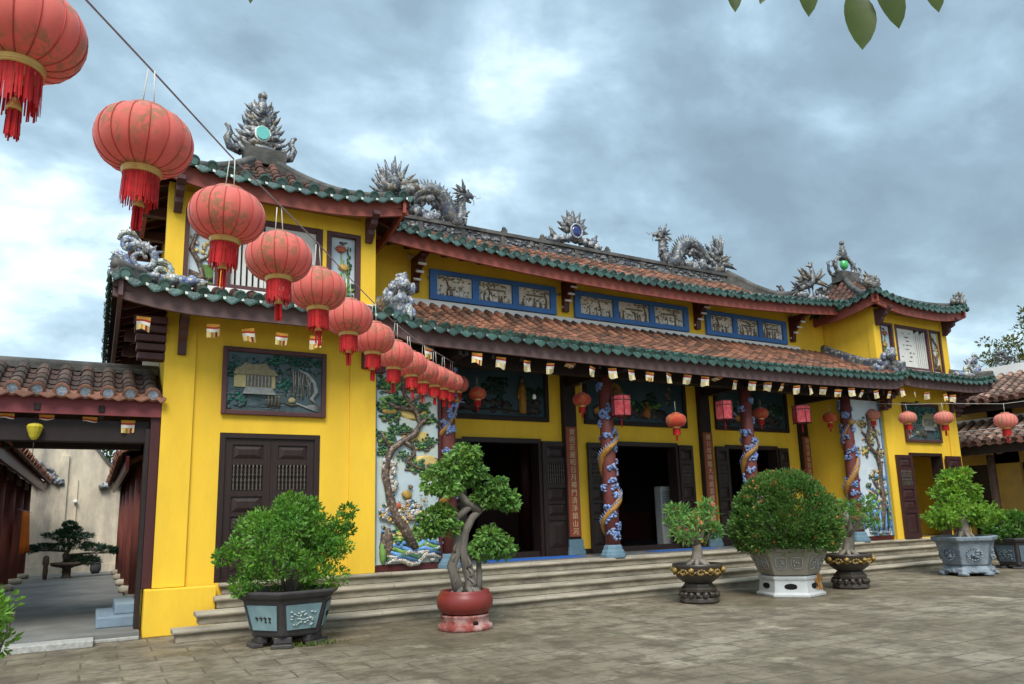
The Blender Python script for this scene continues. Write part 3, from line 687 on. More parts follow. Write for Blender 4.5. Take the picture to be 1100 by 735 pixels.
for mir in (False, True):
    mb = MB(mir); q = xz((4.62, 14.9, 8.0), 1, 1)
    mb.tube([q(.1, -.2), q(-.05, .0), q(-.12, .18), q(-.02, .32), q(.10, .30)], [.10, .09, .08, .06, .03], 7, 0); fan(mb, q, -.05, .05, 5, 60, 200, .2, .04, 0)
    mb.build('ridge_scroll', PORC, T)
    # little beasts on the upper hip corners
    for cx_, s_ in ((.44, -1), (4.54, 1)):
        mb = MB(mir); q = xz((cx_, 11.90, 7.44), .8, s_)
        for k in range(7): mb.blob(q(-.25+.08*k, .06+.05*math.sin(k*1.3), .05*(-1)**k), (.13, .10, .12), .6, 7, 5, k % 2, seed=k)
        mb.tube([q(-.1, .1), q(.05, .22), q(.18, .24), q(.28, .32), q(.38, .36)], [.10, .09, .06, .05, .03], 7, 0)
        fan(mb, q, -.05, .18, 6, 70, 180, .26, .045, 0, .05, .08, 3); mb.spike(q(.1, .3), q(.34, .52), .035, 5, 0)
        mb.build('corner_beast', [PORO, PORC], T)
    # scroll finials on the lower outer corners
    mb = MB(mir); q = xz((.36, 11.82, 5.20), 1, 1)
    scroll(mb, q, .02, .30, .24, 1.4, 2.6, -1, .07, 0); scroll(mb, q, -.16, .48, .12, 1.3, 0, 1, .05, 1); scroll(mb, q, .30, .14, .16, 1.3, 2, -1, .06, 2)
    mb.tube([q(-.36, .22), q(-.30, .36), q(-.22, .30), q(-.14, .06), q(.1, .0), q(.5, .04), q(.95, .04)], [.04, .06, .07, .08, .08, .07, .04], 7, 1)
    mb.tube([q(-.30, .55), q(-.26, .66), q(-.14, .70), q(-.06, .62)], [.03, .05, .05, .03], 6, 2)
    fan(mb, q, .1, .3, 5, 40, 140, .3, .035, 0, .1, .05, 8); fan(mb, q, -.2, .2, 4, 120, 200, .22, .035, 1)
    for k in range(9): mb.blob(q(-.2+.13*k, .02, .03*(-1)**k), (.11, .09, .08), .5, 7, 5, k % 3, seed=k)
    mb.build('corner_scroll', [PORW, mosaic('blue_porcelain', [(.16, .20, .38), (.24, .30, .44), (.44, .48, .5), (.42, .42, .40)], 18), mosaic('pale_porcelain', [(.50, .52, .48), (.42, .36, .22), (.38, .48, .46), (.55, .55, .52)], 18)], T)
    # guardian lions on the kink of the lower eave
    mb = MB(mir); q = (lambda x, z, y=0: Vector((4.36+x*.8, 12.15+y-z*.55, 5.10+z*.62))) if mir else xz((4.40, 11.66, 4.92), .95, 1)
    mb.blob(q(0, .18), (.20, .17, .20), .35, 9, 7, 0, seed=3); mb.blob(q(.02, .42), (.18, .16, .19), .35, 9, 7, 1, seed=5); mb.blob(q(.02, .70, -.05), (.15, .15, .15), .3, 9, 7, 0, seed=7)
    mb.blob(q(.03, .84, -.02), (.11, .10, .08), .4, 8, 6, 0, seed=9); mb.blob(q(0, .64, -.18), (.08, .06, .06), .2, 7, 5, 0)
    for a, b in ((-.22, .45), (-.16, .60), (.20, .62), (.18, .38), (-.2, .2), (.2, .16), (.06, .1)): mb.blob(q(a, b, rnd.uniform(-.1, .05)), (.085, .08, .11), .5, 7, 5, 0 if a < 0 else 1, seed=int(a*50))
    mb.tube([q(-.12, .4), q(-.24, .30), q(-.28, .52), q(-.24, .60)], [.06, .06, .05, .03], 6, 0)
    for a in (-.12, .12): mb.tube([q(a, .3, -.1), q(a+.02, .12, -.14), q(a, -.06, -.14)], [.07, .06, .07], 6, 0)
    for k in range(9): mb.blob(q(-.22-.13*k*.6, .05+.04*math.sin(k), .1+.06*k), (.13, .10, .10), .6, 7, 5, k % 2, seed=k+30)
    for k in range(9): mb.blob(q(-.12, .10+.06*k*.6, .2+.18*k), (.10, .12, .10), .6, 7, 5, k % 2, seed=k+50)
    mb.build('guardian_lion', [PORW, mosaic('blue_white_porcelain', [(.26, .30, .38), (.17, .21, .36), (.38, .40, .43), (.42, .43, .44), (.30, .29, .29)], 18)], T)
# ------------------------------------------------------------------ temple walls
LEAFM = mat('mosaic_dark_green', (.040, .105, .058), .5, .5, 18, island=.5)
PALEB = mat('mural_pale_sky', (.46, .56, .60), .6, .12, 3, dirt=(.55, .56, .40), dscale=1.3, damt=.8)
PALEW = mat('mural_white_sky', (.56, .62, .66), .6, .10, 4, dirt=(.42, .54, .62), dscale=1.6, damt=.6)
BARK = mosaic('bark_shard_mosaic', [(.12, .075, .05), (.20, .13, .085), (.08, .055, .04), (.28, .20, .13), (.15, .11, .08)], 24)
WAVE = mat('wave_blue_ceramic', (.10, .22, .42), .4, .4, 12, island=.6)
SHARD = mosaic('flower_shard_mosaic', [(.60, .58, .52), (.66, .65, .62), (.50, .42, .30), (.45, .30, .20), (.58, .58, .58)], 26)
OCH = mat('ochre_ceramic', (.52, .32, .07), .5, .3, 14, island=.4)
REDC = mat('red_ceramic', (.40, .10, .05), .5, .3, 14)
LGRN = mat('light_green_ceramic', (.16, .30, .07), .5, .4, 10, island=.4)
PALEY = mat('pale_yellow_ceramic', (.62, .46, .16), .5, .2, 8)
MUR = [PALEB, BARK, LEAFM, SHARD, WAVE, LGRN, OCH, PALEY, REDC]

for mir in (False, True):
    mb = MB(mir)
    door = (1.65, 3.23, .68, 2.98)
    mb.wall(.82, 4.17, 0, 4.90, 12.29, 12.60, [door])
    mb.box(.80, 1.24, 12.245, 12.288, .66, 4.90); mb.box(3.72, 4.18, 12.245, 12.288, .68, 4.90)
    mb.box(.82, .95, 12.602, 16.6, 0, 4.9)
    mb.box(4.05, 4.17, 12.602, 16.6, .69, 4.9)
    mb.build('wall', YEL, T, bev=.006)
    mb = MB(mir); mb.box(.70, 1.66, 12.06, 12.243, 0, .655); mb.box(.70, .798, 12.243, 12.7, 0, .655)
    mb.build('plinth', YEL, T, bev=.012)
    # upper storey
    mb = MB(mir)
    mb.wall(.84, 4.15, 4.9, 7.05, 12.32, 12.5, [(1.06, 3.84, 5.34, 6.62)])
    mb.box(.72, .985, 12.25, 12.46, 5.2, 7.0); mb.box(3.89, 4.165, 12.25, 12.46, 5.2, 7.0); mb.box(3.205, 3.275, 12.26, 12.40, 5.31, 6.62)
    mb.box(1.535, 1.60, 12.285, 12.40, 5.31, 6.62)
    mb.box(.985, 3.89, 12.27, 12.40, 6.62, 6.90)
    mb.box(.84, .98, 12.50, 16.0, 4.9, 7.05); mb.box(4.02, 4.15, 12.5, 16.0, 4.9, 7.05); mb.box(4.0, 4.17, 15.3, 15.6, 4.9, 7.0)
    mb.build('upper_wall', YEL, T, bev=.006)
    mb = MB(mir)
    # upper windows: frame, two ceramic panels, pierced lattice
    def frame(x0, x1, z0, z1, w_, y0=12.262, y1=12.42):
        mb.box(x0, x0+w_, y0, y1, z0, z1); mb.box(x1-w_, x1, y0, y1, z0, z1); mb.box(x0+w_, x1-w_, y0, y1, z1-w_*.8, z1); mb.box(x0+w_, x1-w_, y0, y1, z0, z0+w_)
    frame(.987, 1.533, 5.315, 6.615, .065); frame(1.602, 3.203, 5.315, 6.615, .10); frame(3.277, 3.888, 5.315, 6.615, .085)
    wf = mb.build('upper_window', BROWN, T, bev=.006)
    mb = MB(mir); mb.box(1.052, 1.468, 12.36, 12.40, 5.38, 6.56, 0)
    tr = [(1.12, 5.42), (1.30, 5.50), (1.22, 5.75), (1.10, 5.95), (1.16, 6.20), (1.30, 6.35), (1.38, 6.48)]
    mb.tube([(a, 12.345, b) for a, b in tr], [.05, .045, .045, .04, .035, .025, .015], 7, 1)
    mb.tube([(1.22, 12.345, 5.75), (1.34, 12.34, 5.85), (1.40, 12.34, 6.0)], [.03, .022, .012], 6, 1)
    for k in range(26): mb.blob((rnd.uniform(1.10, 1.44), 12.345, rnd.uniform(5.75, 6.5)), (.04, .02, .035), .4, 6, 4, 7 if k % 3 else 3, seed=k)
    for k in range(8): mb.tube([(1.08, 12.345, 5.60-.02*k), (1.2+.02*k, 12.34, 5.56-.02*k), (1.44, 12.345, 5.44+.012*k)], .012, 5, 1)
    mb.box(1.25, 1.45, 12.35, 12.359, 5.40, 5.72, 5)
    mb.build('ceramic_panel', [PALEW]+MUR[1:], wf)
    mb = MB(mir); mb.box(3.362, 3.803, 12.36, 12.40, 5.40, 6.55, 0)
    for a, b, h in ((3.55, 5.42, .98), (3.60, 5.42, .72), (3.66, 5.42, .5), (3.50, 5.42, .4), (3.68, 5.4, 1.0)): mb.tube([(a, 12.35, b), (a+.02, 12.345, b+h*.5), (a, 12.35, b+h)], .011, 5, 5)
    for k in range(22): mb.blob((rnd.uniform(3.42, 3.76), 12.35, rnd.uniform(5.44, 5.85)), (.055, .018, .04), .5, 7, 4, 2 if k % 2 else 5, seed=k)
    for k in range(10): mb.blob((3.70+rnd.uniform(-.03, .03), 12.35, 5.9+.05*k), (.035*(1-k/14), .015, .04), .4, 6, 4, 2, seed=k)
    for a, b, c_ in ((3.60, 5.98, 6), (3.55, 6.32, 8)):
        for k in range(9):
            an = R(20*k+10); mb.spike((a, 12.345, b-.03), (a+.11*math.cos(an), 12.335, b+.09*math.sin(an)), .035, 5, c_)
    mb.tube([(3.52, 12.345, 6.46), (3.58, 12.34, 6.44), (3.66, 12.345, 6.47)], [.012, .03, .01], 6, 1)
    mb.build('ceramic_panel', [PALEW]+MUR[1:], wf)
    # pierced white screen: square scroll strokes before a near-black sheet painted for shade
    mb = MB(mir); mb.box(1.703, 3.10, 12.38, 12.42, 5.416, 6.534, 1)
    X = [1.72, 1.80, 1.90, 2.02, 2.10, 2.20]
    for k, x in enumerate((1.705, 1.80, 1.89, 1.985, 2.08, 2.175)): mb.box(x, x+.058, 12.325, 12.379, 5.42, 6.53-.05*(k % 3), 0)
    holes = []
    rr = random.Random(5)
    for r0 in range(9):
        z = 5.47+.115*r0; n = rr.choice((1, 2, 2, 3))
        for k in range(n):
            wd = rr.uniform(.06, .20); x = 2.28+rr.uniform(0, .80-wd); hh = rr.uniform(.025, .05)
            if all(x > h[1]+.03 or x+wd < h[0]-.03 or z > h[3]+.02 or z+hh < h[2]-.02 for h in holes): holes.append((x, x+wd, z, z+hh))
    mb.wall(2.245, 3.098, 5.42, 6.53, 12.325, 12.379, holes, 0)
    mb.build('pierced_screen', [mat('screen_white', (.62, .61, .57), .8, .08, 5), mat('void_shade', (.03, .028, .03), .9)], wf)
    # brackets under both eaves
    mb = MB(mir)
    def bracket(x, y, z, ln=.55, h=.55, wd=.12):
        mb.plate_y = None
        mb.cut(); prof = [(0, 0), (-ln, 0), (-ln, -.07), (-ln*.72, -.12), (-ln*.70, -.2), (-ln*.42, -.26), (-ln*.42, -.34), (-ln*.20, -.42), (-ln*.16, -h), (0, -h)]
        n = len(prof); vs = [(x-wd/2, y+a, z+b) for a, b in prof]+[(x+wd/2, y+a, z+b) for a, b in prof]
        mb.add(vs, [tuple(range(n))[::-1], tuple(range(n, 2*n))]+[(i, (i+1) % n, n+(i+1) % n, n+i) for i in range(n)], 0)
    for x in (1.03, 3.97): bracket(x, 12.244, 4.78, .5, .62)
    for x in (.86, 4.02): bracket(x, 12.249, 6.93, .5, .45)
    mb.cut()
    # stepped bracket cluster on the outer side
    for k in range(5):
        mb.box(.34-.02*k+.04*k, .80, 12.05+.06*k, 12.19+.06*k+.1, 4.70-.13*k-.10, 4.70-.13*k, 0)
    for yy in (13.2, 14.4, 15.6):
        mb.cut(); mb.box(.25, .81, yy, yy+.14, 4.55, 4.75); mb.cut(); mb.box(.25, .83, yy, yy+.14, 6.75, 6.92)
    mb.build_each('bracket', BROWN, T, bev=.006)

def picture(mb_scene, x0, x1, z0, z1, y, fr=.075, fm=BROWN, mats=None, mir=False, depth=.07):
    mb = MB(mir)
    mb.box(x0, x0+fr, y-depth, y-.003, z0, z1); mb.box(x1-fr, x1, y-depth, y-.003, z0, z1)
    mb.box(x0+fr, x1-fr, y-depth, y-.003, z1-fr, z1); mb.box(x0+fr, x1-fr, y-depth, y-.003, z0, z0+fr)
    o = mb.build('relief_picture', fm, T, bev=.012); mb_scene.build('relief_scene', mats, o); return o

# landscape relief over the tower doors
SLATE = mat('relief_slate_blue', (.065, .10, .112), .6, .35, 3, dirt=(.045, .065, .07), dscale=2.2, damt=.8)
CREAM = mat('relief_cream', (.34, .29, .14), .6, .2, 10); ROOFC = mat('relief_roof_ochre', (.20, .17, .095), .6, .3, 20)
GRY = mat('relief_grey_stone', (.23, .24, .23), .6, .35, 14); TEAL = mat('relief_teal_leaf', (.02, .105, .075), .5, .5, 20, island=.5)
DKR = mat('relief_dark_root', (.10, .085, .06), .6, .3, 20)
LM = [SLATE, CREAM, ROOFC, GRY, TEAL, DKR, mat('relief_deep_green', (.012, .045, .035), .6, .4, 12)]
def landscape(mir, y=12.286):
    mb = MB(mir); f = y-.02
    mb.box(1.70, 3.24, f, y-.004, 3.33, 4.31, 0)
    # pavilion: body, colonnade, curved roof
    mb.box(1.82, 2.46, f-.02, f-.002, 3.72, 3.94, 1)
    for k in range(7): x = 2.02+.055*k; mb.box(x, x+.018, f-.03, f-.021, 3.74, 3.94, 3)
    mb.box(2.0, 2.40, f-.028, f-.021, 3.74, 3.92, 5)
    mb.plate([(1.80, 3.93), (2.50, 3.93), (2.44, 4.02), (2.36, 4.04), (2.30, 4.13), (2.20, 4.10), (2.06, 4.10), (1.98, 4.13), (1.92, 4.05), (1.85, 4.03)], f-.045, f-.012, 2)
    for k in range(4): mb.box(2.0-.015*k, 2.42+.015*k, f-.03-.01*k, f-.004, 3.70-.03*k, 3.728-.03*k, 3)
    # trees, leaves, water, roots, boat figures
    for k in range(40): mb.blob((rnd.uniform(2.35, 3.18), f-.005, 4.26-abs(rnd.gauss(0, .08))), (.055, .02, .03), .5, 6, 4, 6 if k % 3 else 4, seed=k)
    for k in range(70): mb.blob((rnd.uniform(2.45, 3.22), f-.004, rnd.uniform(3.98, 4.28)), (.022, .014, .016), .6, 6, 4, (6, 6, 4, 5)[k % 4], seed=k)
    for k in range(40): mb.blob((rnd.uniform(1.73, 2.5), f-.004, 4.12+abs(rnd.gauss(0, .05))), (.025, .014, .018), .6, 6, 4, (6, 4, 0)[k % 3], seed=k)
    for k in range(50): mb.blob((rnd.uniform(2.45, 3.0), f-.004, rnd.uniform(3.60, 3.98)), (.020, .012, .014), .6, 6, 4, (4, 6, 5, 3)[k % 4], seed=k)
    for k in range(36): x_ = rnd.uniform(1.75, 2.9); z_ = rnd.uniform(3.36, 3.70); mb.tube([(x_, f-.002, z_), (x_+.07, f-.006, z_+.006), (x_+.15, f-.002, z_-.004)], .006, 4, 3 if k % 2 else 0)
    for k in range(24): mb.blob((rnd.gauss(1.80, .05), f-.005, rnd.uniform(3.9, 4.1)), (.04, .02, .03), .5, 6, 4, 4 if k % 2 else 6, seed=k)
    for k in range(22): mb.blob((rnd.gauss(2.62, .06), f-.005, rnd.gauss(3.84, .05)), (.035, .02, .025), .5, 6, 4, 4, seed=k)
    for k in range(40): mb.blob((rnd.uniform(1.72, 2.0), f-.005, rnd.uniform(3.36, 3.66)*.5+rnd.uniform(1.7, 1.82)), (.04, .02, .03), .5, 6, 4, 4 if k % 2 else 0, seed=k)
    mb.tube([(2.84, f-.01, 4.06), (2.98, f-.015, 4.0), (3.10, f-.02, 3.86), (3.14, f-.02, 3.70), (3.06, f-.02, 3.58), (3.16, f-.02, 3.48)], [.02, .03, .035, .04, .035, .02], 7, 3)
    for k in range(16):
        x = 2.72+.022*k; mb.tube([(x, f-.008, 4.08-.01*k), (x+rnd.uniform(-.02, .03), f-.010, 3.86), (x+rnd.uniform(-.03, .05), f-.008, 3.60+rnd.uniform(-.05, .06))], [.012, .010, .006], 5, 3 if k % 2 else 5)
    for k in range(5): mb.tube([(2.80+.06*k, f-.01, 3.50-.02*k), (3.0, f-.015, 3.42+.01*k), (3.2, f-.01, 3.36+.03*k)], .012, 5, 3)
    for k in range(4):
        x = 2.36+.055*k; mb.tube([(x, f-.02, 3.42), (x+.005, f-.022, 3.52), (x, f-.02, 3.57)], [.022, .018, .012], 6, 5); mb.blob((x, f-.022, 3.585), .016, 0, 6, 4, 1)
    mb.blob((2.74, f-.01, 3.54), (.07, .025, .05), .2, 8, 5, 1); mb.tube([(2.62, f-.01, 3.50), (2.72, f-.02, 3.46), (2.86, f-.01, 3.47)], [.012, .02, .012], 6, 5)
    return mb
picture(landscape(False), 1.64, 3.30, 3.27, 4.37, 12.288, mats=LM)
lm2 = landscape(True)
for k in range(90): lm2.blob((rnd.uniform(1.8, 3.2), 12.26, rnd.gauss(4.05, .16)), (.06, .025, .04), .5, 6, 4, 4 if k % 3 else 6, seed=k)
picture(lm2, 1.64, 3.30, 3.27, 4.37, 12.288, mats=LM, mir=True)

# doors ------------------------------------------------------------------------
def leaf(mb, x0, x1, z0, z1, y, th=.05, s=1):
    """panelled door leaf facing -y: stiles, raised panels and a turned baluster window"""
    w_ = x1-x0; st_ = .16*w_; yb = y+th
    mb.box(x0, x1, y+th*.55, yb, z0, z1)
    mb.box(x0, x0+st_, y, y+th*.55-.001, z0, z1); mb.box(x1-st_, x1, y, y+th*.55-.001, z0, z1)
    H = z1-z0; zs = [0, .06, .30, .34, .445, .47, .585, .625, .81, .85, .955, 1.0]
    zs = [z0+H*k for k in zs]; a, b = x0+st_+.001, x1-st_-.001
    for i in range(0, 12, 2): mb.box(a, b, y+.001, y+th*.55-.001, zs[i], zs[i+1])
    def raised(za, zb):
        yy = y+th*.55-.002; yo = y+.004; m_ = .22*min(b-a, zb-za)+.02; e_ = .015
        v = [(a+e_, yy, za+e_), (b-e_, yy, za+e_), (b-e_, yy, zb-e_), (a+e_, yy, zb-e_), (a+e_+m_, yo, za+e_+m_*.8), (b-e_-m_, yo, za+e_+m_*.8), (b-e_-m_, yo, zb-e_-m_*.8), (a+e_+m_, yo, zb-e_-m_*.8)]
        mb.add(v, [(4, 5, 6, 7), (0, 1, 5, 4), (1, 2, 6, 5), (2, 3, 7, 6), (3, 0, 4, 7)], 0)
    raised(zs[1], zs[2]); raised(zs[3], zs[4]); raised(zs[5], zs[6]); raised(zs[9], zs[10])
    za, zb = zs[7], zs[8]; n = 8
    mb.box(a, b, y+th*.5, y+th*.549, za, zb, 1)
    for k in range(n):
        x = a+(b-a)*(k+.5)/n; h = zb-za; r = (b-a)/n*.26
        pr = [(r*.8, 0), (r*1.2, h*.05), (r*.7, h*.12), (r*1.05, h*.25), (r*.6, h*.33), (r*1.4, h*.40), (r*.6, h*.47), (r*.6, h*.55), (r*1.4, h*.62), (r*.6, h*.69), (r*1.05, h*.8), (r*.7, h*.9), (r*1.1, h)]
        mb.lathe(pr, (x, y+th*.25, za), 8, 2, True)
VOID = mat('gap_shade', (.008, .007, .007), .9); BALU = mat('worn_baluster', (.075, .055, .042), .45, .3, 10, spec=.5)  # first colour is near-black, painted on as shade inside gaps and openings
DM = [DKW, VOID, BALU]
mb = MB(); mb.box(1.65, 1.74, 12.296, 12.42, .68, 2.98); mb.box(3.14, 3.23, 12.296, 12.42, .68, 2.98); mb.box(1.74, 3.14, 12.296, 12.42, 2.90, 2.98)
df = mb.build('tower_door', DKW, T, bev=.006)
for a, b in ((1.742, 2.437), (2.443, 3.138)):
    mb = MB(); leaf(mb, a, b, .685, 2.898, 12.33); mb.build('door_leaf', DM, df)
mb = MB(); mb.box(1.74, 3.14, 12.27, 12.295, .682, .74); mb.build('threshold', DKW, df)
# right tower door stands open, leaves folded back on the wall
mb = MB(); mb.box(19.37, 19.44, 12.296, 12.6, .68, 2.98); mb.box(20.88, 20.95, 12.296, 12.6, .68, 2.98); mb.box(19.44, 20.88, 12.296, 12.6, 2.90, 2.98)
df = mb.build('tower_door', DKW, T)
MARD = mat('maroon_door_wood', (.045, .018, .018), .42, .3, 6, .15, stretch=(4, 4, .4), spec=.45)
for a, b in ((18.68, 19.36), (20.96, 21.66)):
    mb = MB(); leaf(mb, a, b, .69, 2.9, 12.18, .055); mb.build('door_leaf', [MARD, VOID, BALU], df)
mb = MB(); mb.box(20.30, 20.42, 12.9, 13.0, .69, 3.4); mb.build('white_post', mat('white_post_paint', (.7, .68, .62), .6), T)
mb = MB(); mb.box(18.6, 21.6, 15.0, 15.1, .69, 4.8); mb.box(18.6, 21.6, 12.61, 15.0, .60, .689); mb.build('tower_room', mat('room_ochre', (.13, .085, .025), .8, .2), T)

# hall front wall -----------------------------------------------------------------
OPEN = [(6.6, 8.5), (10.15, 12.45), (14.1, 16.0)]
mb = MB(); mb.wall(4.18, 18.42, .69, 7.22, 13.855, 14.1, [(a, b, .69, 3.22) for a, b in OPEN])
mb.box(5.33, 5.43, 12.62, 13.85, .69, 4.8); mb.box(17.17, 17.27, 12.62, 13.85, .69, 4.8)
mb.build('hall_wall', YEL, T)
mb = MB()
for a, b in ((5.43, 6.5), (9.2, 10.1), (12.5, 14.0), (16.3, 17.17)): mb.box(a, b, 13.835, 13.852, .69, .80); mb.cut()
mb.build_each('skirting', DKB, T)
for (a, b), l_, r__ in zip(OPEN, (.62, .42, .40), (.69, .46, .36)):
    mb = MB(); mb.box(a, a+.07, 13.80, 14.12, .69, 3.22); mb.box(b-.07, b, 13.80, 14.12, .69, 3.22); mb.box(a+.07, b-.07, 13.80, 14.12, 3.12, 3.22); mb.box(a+.07, b-.07, 13.87, 14.12, .69, .80)
    df = mb.build('hall_door', DKW, T)
    for x0, x1 in ((a-l_, a-.005), (b+.005, b+r__)):
        mb = MB(); leaf(mb, x0, x1, .70, 3.17, 13.76, .06); mb.build('door_leaf', DM, df)
# interior shade put into the wall colour, so the hall looks unlit
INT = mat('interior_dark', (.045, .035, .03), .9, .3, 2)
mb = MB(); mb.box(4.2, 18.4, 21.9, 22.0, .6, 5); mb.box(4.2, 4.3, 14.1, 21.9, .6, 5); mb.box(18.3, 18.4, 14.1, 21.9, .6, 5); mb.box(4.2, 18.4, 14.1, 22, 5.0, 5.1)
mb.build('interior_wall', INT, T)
mb = MB()
for x in (9.9, 12.9): mb.cut(); mb.tube([(x, 17.0, .69), (x, 17.0, 4.9)], .18, 12, 0)
mb.cut(); mb.box(9.9, 12.9, 19.8, 20.8, .69, 1.75); mb.box(10.2, 12.6, 20.1, 20.8, 1.75, 2.3); mb.cut(); mb.box(6.4, 8.4, 19.5, 20.3, .69, 1.6); mb.cut(); mb.box(14.4, 16.2, 19.5, 20.3, .69, 1.6)
mb.cut(); mb.box(10.25, 10.95, 16.2, 16.25, .69, 3.4, 1)
mb.build_each('altar_furniture', [MAR, mat('grey_screen', (.12, .125, .11), .7)], T)

# couplet pilasters with characters
PAN_RED = mat('couplet_red_board', (.26, .065, .035), .55, .12, 8); CHAR = mat('couplet_gilt', (.60, .42, .24), .5, .1, 20)
TXT = ['慈光普照三千界法雨均霑億萬家', '寶殿莊嚴昭日月禪門清淨鎮山河', '佛日增輝臨大地慈雲廣被滿南天', '鐘聲遠振開迷路香氣長凝護法堂']
for xc, txt in zip((5.30, 9.25, 13.37, 17.05), TXT):
    mb = MB(); mb.box(xc-.17, xc+.17, 13.72, 13.85, .69, 4.75); pl = mb.build('pilaster', DKB, T, bev=.01)
    mb = MB(); mb.box(xc-.20, xc+.20, 13.66, 13.719, .69, .86); mb.box(xc-.215, xc+.215, 13.645, 13.655, .69, .78)
    mb.box(xc-.215, xc+.215, 13.655, 13.72, .69, .78); mb.box(xc-.185, xc+.185, 13.675, 13.719, .86, 1.02); mb.build('pilaster_base', BLUS, pl, bev=.01)
    mb = MB(); mb.box(xc-.15, xc+.15, 13.69, 13.719, 1.08, 3.50); mb.build('couplet_board', PAN_RED, pl)
    cv = bpy.data.curves.new('lettering', 'FONT'); cv.size = .155; cv.align_x = 'CENTER'; cv.space_line = 1.06; cv.body = '\n'.join(txt); cv.extrude = .004; cv.resolution_u = 2
    to = bpy.data.objects.new('lettering_curve', cv); col.objects.link(to)
    me = bpy.data.meshes.new_from_object(to.evaluated_get(bpy.context.evaluated_depsgraph_get())); bpy.data.objects.remove(to)
    me.name = 'lettering'; me.materials.clear(); me.materials.append(CHAR)
    zz_ = np.array([v.co[:] for v in me.vertices]); ztop = zz_[:, 1].max(); zb_ = zz_[:, 1].min(); k_ = 2.34/(ztop-zb_)
    lo = bpy.data.objects.new('lettering', me); col.objects.link(lo); lo.parent = pl
    lo.rotation_euler = (R(90), 0, 0); lo.scale = (1.0, k_, 1); lo.location = (xc, 13.684, 3.46-ztop*k_)

# pictures over the hall doors
DP = [mat('picture_night_teal', (.030, .065, .085), .5, .4, 2, dirt=(.02, .03, .035), damt=.6), mat('picture_dark_green', (.006, .028, .020), .6, .4, 8),
      mat('picture_rock', (.035, .032, .030), .6, .5, 8, island=.4), mat('robe_gold', (.30, .15, .025), .5, .3, 12), mat('skin_bronze', (.18, .10, .06), .6),
      mat('halo_ochre', (.25, .13, .03), .5, .2), mat('grass_green', (.07, .15, .03), .6, .4, 10), mat('orange_robe', (.25, .10, .025), .5, .2)]
def scene_a(x0, x1, z0, z1, y, kind):
    mb = MB(); f = y-.02; mb.box(x0, x1, f, y-.003, z0, z1, 0); W = x1-x0; H = z1-z0; rr = random.Random(kind+40)
    for k in range(26):
        u = rr.random(); mb.blob((x0+W*(.08+.84*u), f, z0+H*rr.uniform(.12, .32)), (.12, .02, .09), .6, 7, 5, 2, seed=k)
    if kind != 1:
        for cx_, cz_, s_ in ((.50, .60, 1.0), (.86, .52, .75), (.2, .42, .6)):
            for k in range(22): mb.blob((x0+W*cx_+rr.gauss(0, .14*s_), f, z0+H*cz_+rr.gauss(0, .09*s_)), (.09, .02, .07), .5, 7, 5, 1, seed=k)
        bx = x0+W*.755; 
        if kind == 0:
            mb.tube([(bx, f-.02, z0+.07), (bx, f-.03, z0+.35), (bx-.005, f-.03, z0+.62), (bx, f-.025, z0+.74)], [.085, .09, .085, .05], 10, 3, ry=1.0)
            mb.tube([(bx-.08, f-.03, z0+.60), (bx-.10, f-.035, z0+.42), (bx-.06, f-.04, z0+.36)], [.03, .03, .02], 7, 3)
            mb.blob((bx, f-.03, z0+.80), (.05, .035, .06), .1, 8, 6, 4); mb.blob((bx, f-.03, z0+.86), (.035, .03, .025), .1, 7, 5, 2)
        else:
            for k in range(16): mb.blob((x0+W*.8+rr.gauss(0, .12), f, z0+H*.45+rr.gauss(0, .12)), (.05, .015, .04), .5, 6, 4, 6 if k % 2 else 0, seed=k)
        mb.tube([(x0+.1, f-.005, z0+.1), (x0+W*.5, f-.01, z0+.14), (x0+W*.9, f-.005, z0+.08)], .02, 5, 2)
    else:
        hx = x0+W*.28
        md = [(hx+.25*math.cos(a*.314), z0+H*.66+.27*math.sin(a*.314)) for a in range(20)]; mb.plate(md, f-.012, f-.001, 5)
        mb.tube([(hx, f-.02, z0+.18), (hx, f-.03, z0+.45), (hx, f-.03, z0+.62)], [.15, .13, .06], 9, 7); mb.blob((hx, f-.03, z0+.72), (.06, .04, .08), .1, 8, 6, 4)
        for k in range(30): mb.blob((x0+W*rr.uniform(.32, .75), f, z0+H*rr.uniform(.12, .5)), (.10, .02, .06), .5, 7, 5, 6 if k % 2 else 1, seed=k)
        for k in range(22): mb.blob((x0+W*.62+rr.gauss(0, .12), f, z0+H*.55+rr.gauss(0, .1)), (.08, .02, .06), .5, 7, 5, 1, seed=k)
        mb.tube([(x0+W*.58, f-.02, z0+.12), (x0+W*.60, f-.03, z0+.32), (x0+W*.60, f-.03, z0+.42)], [.12, .09, .04], 8, 7); mb.blob((x0+W*.60, f-.03, z0+.47), .045, .1, 7, 5, 4)
        for k in range(10): mb.blob((x0+W*.85+rr.gauss(0, .1), f, z0+H*.65+rr.gauss(0, .12)), (.06, .02, .05), .5, 6, 4, 4 if k % 2 else 0, seed=k)
    return mb
for k, (a, b) in enumerate(((6.15, 8.74), (9.70, 12.82), (13.80, 16.52))):
    picture(scene_a(a+.09, b-.09, 3.70, 4.68, 13.852, k), a, b, 3.60, 4.78, 13.852, .10, DKB, DP)

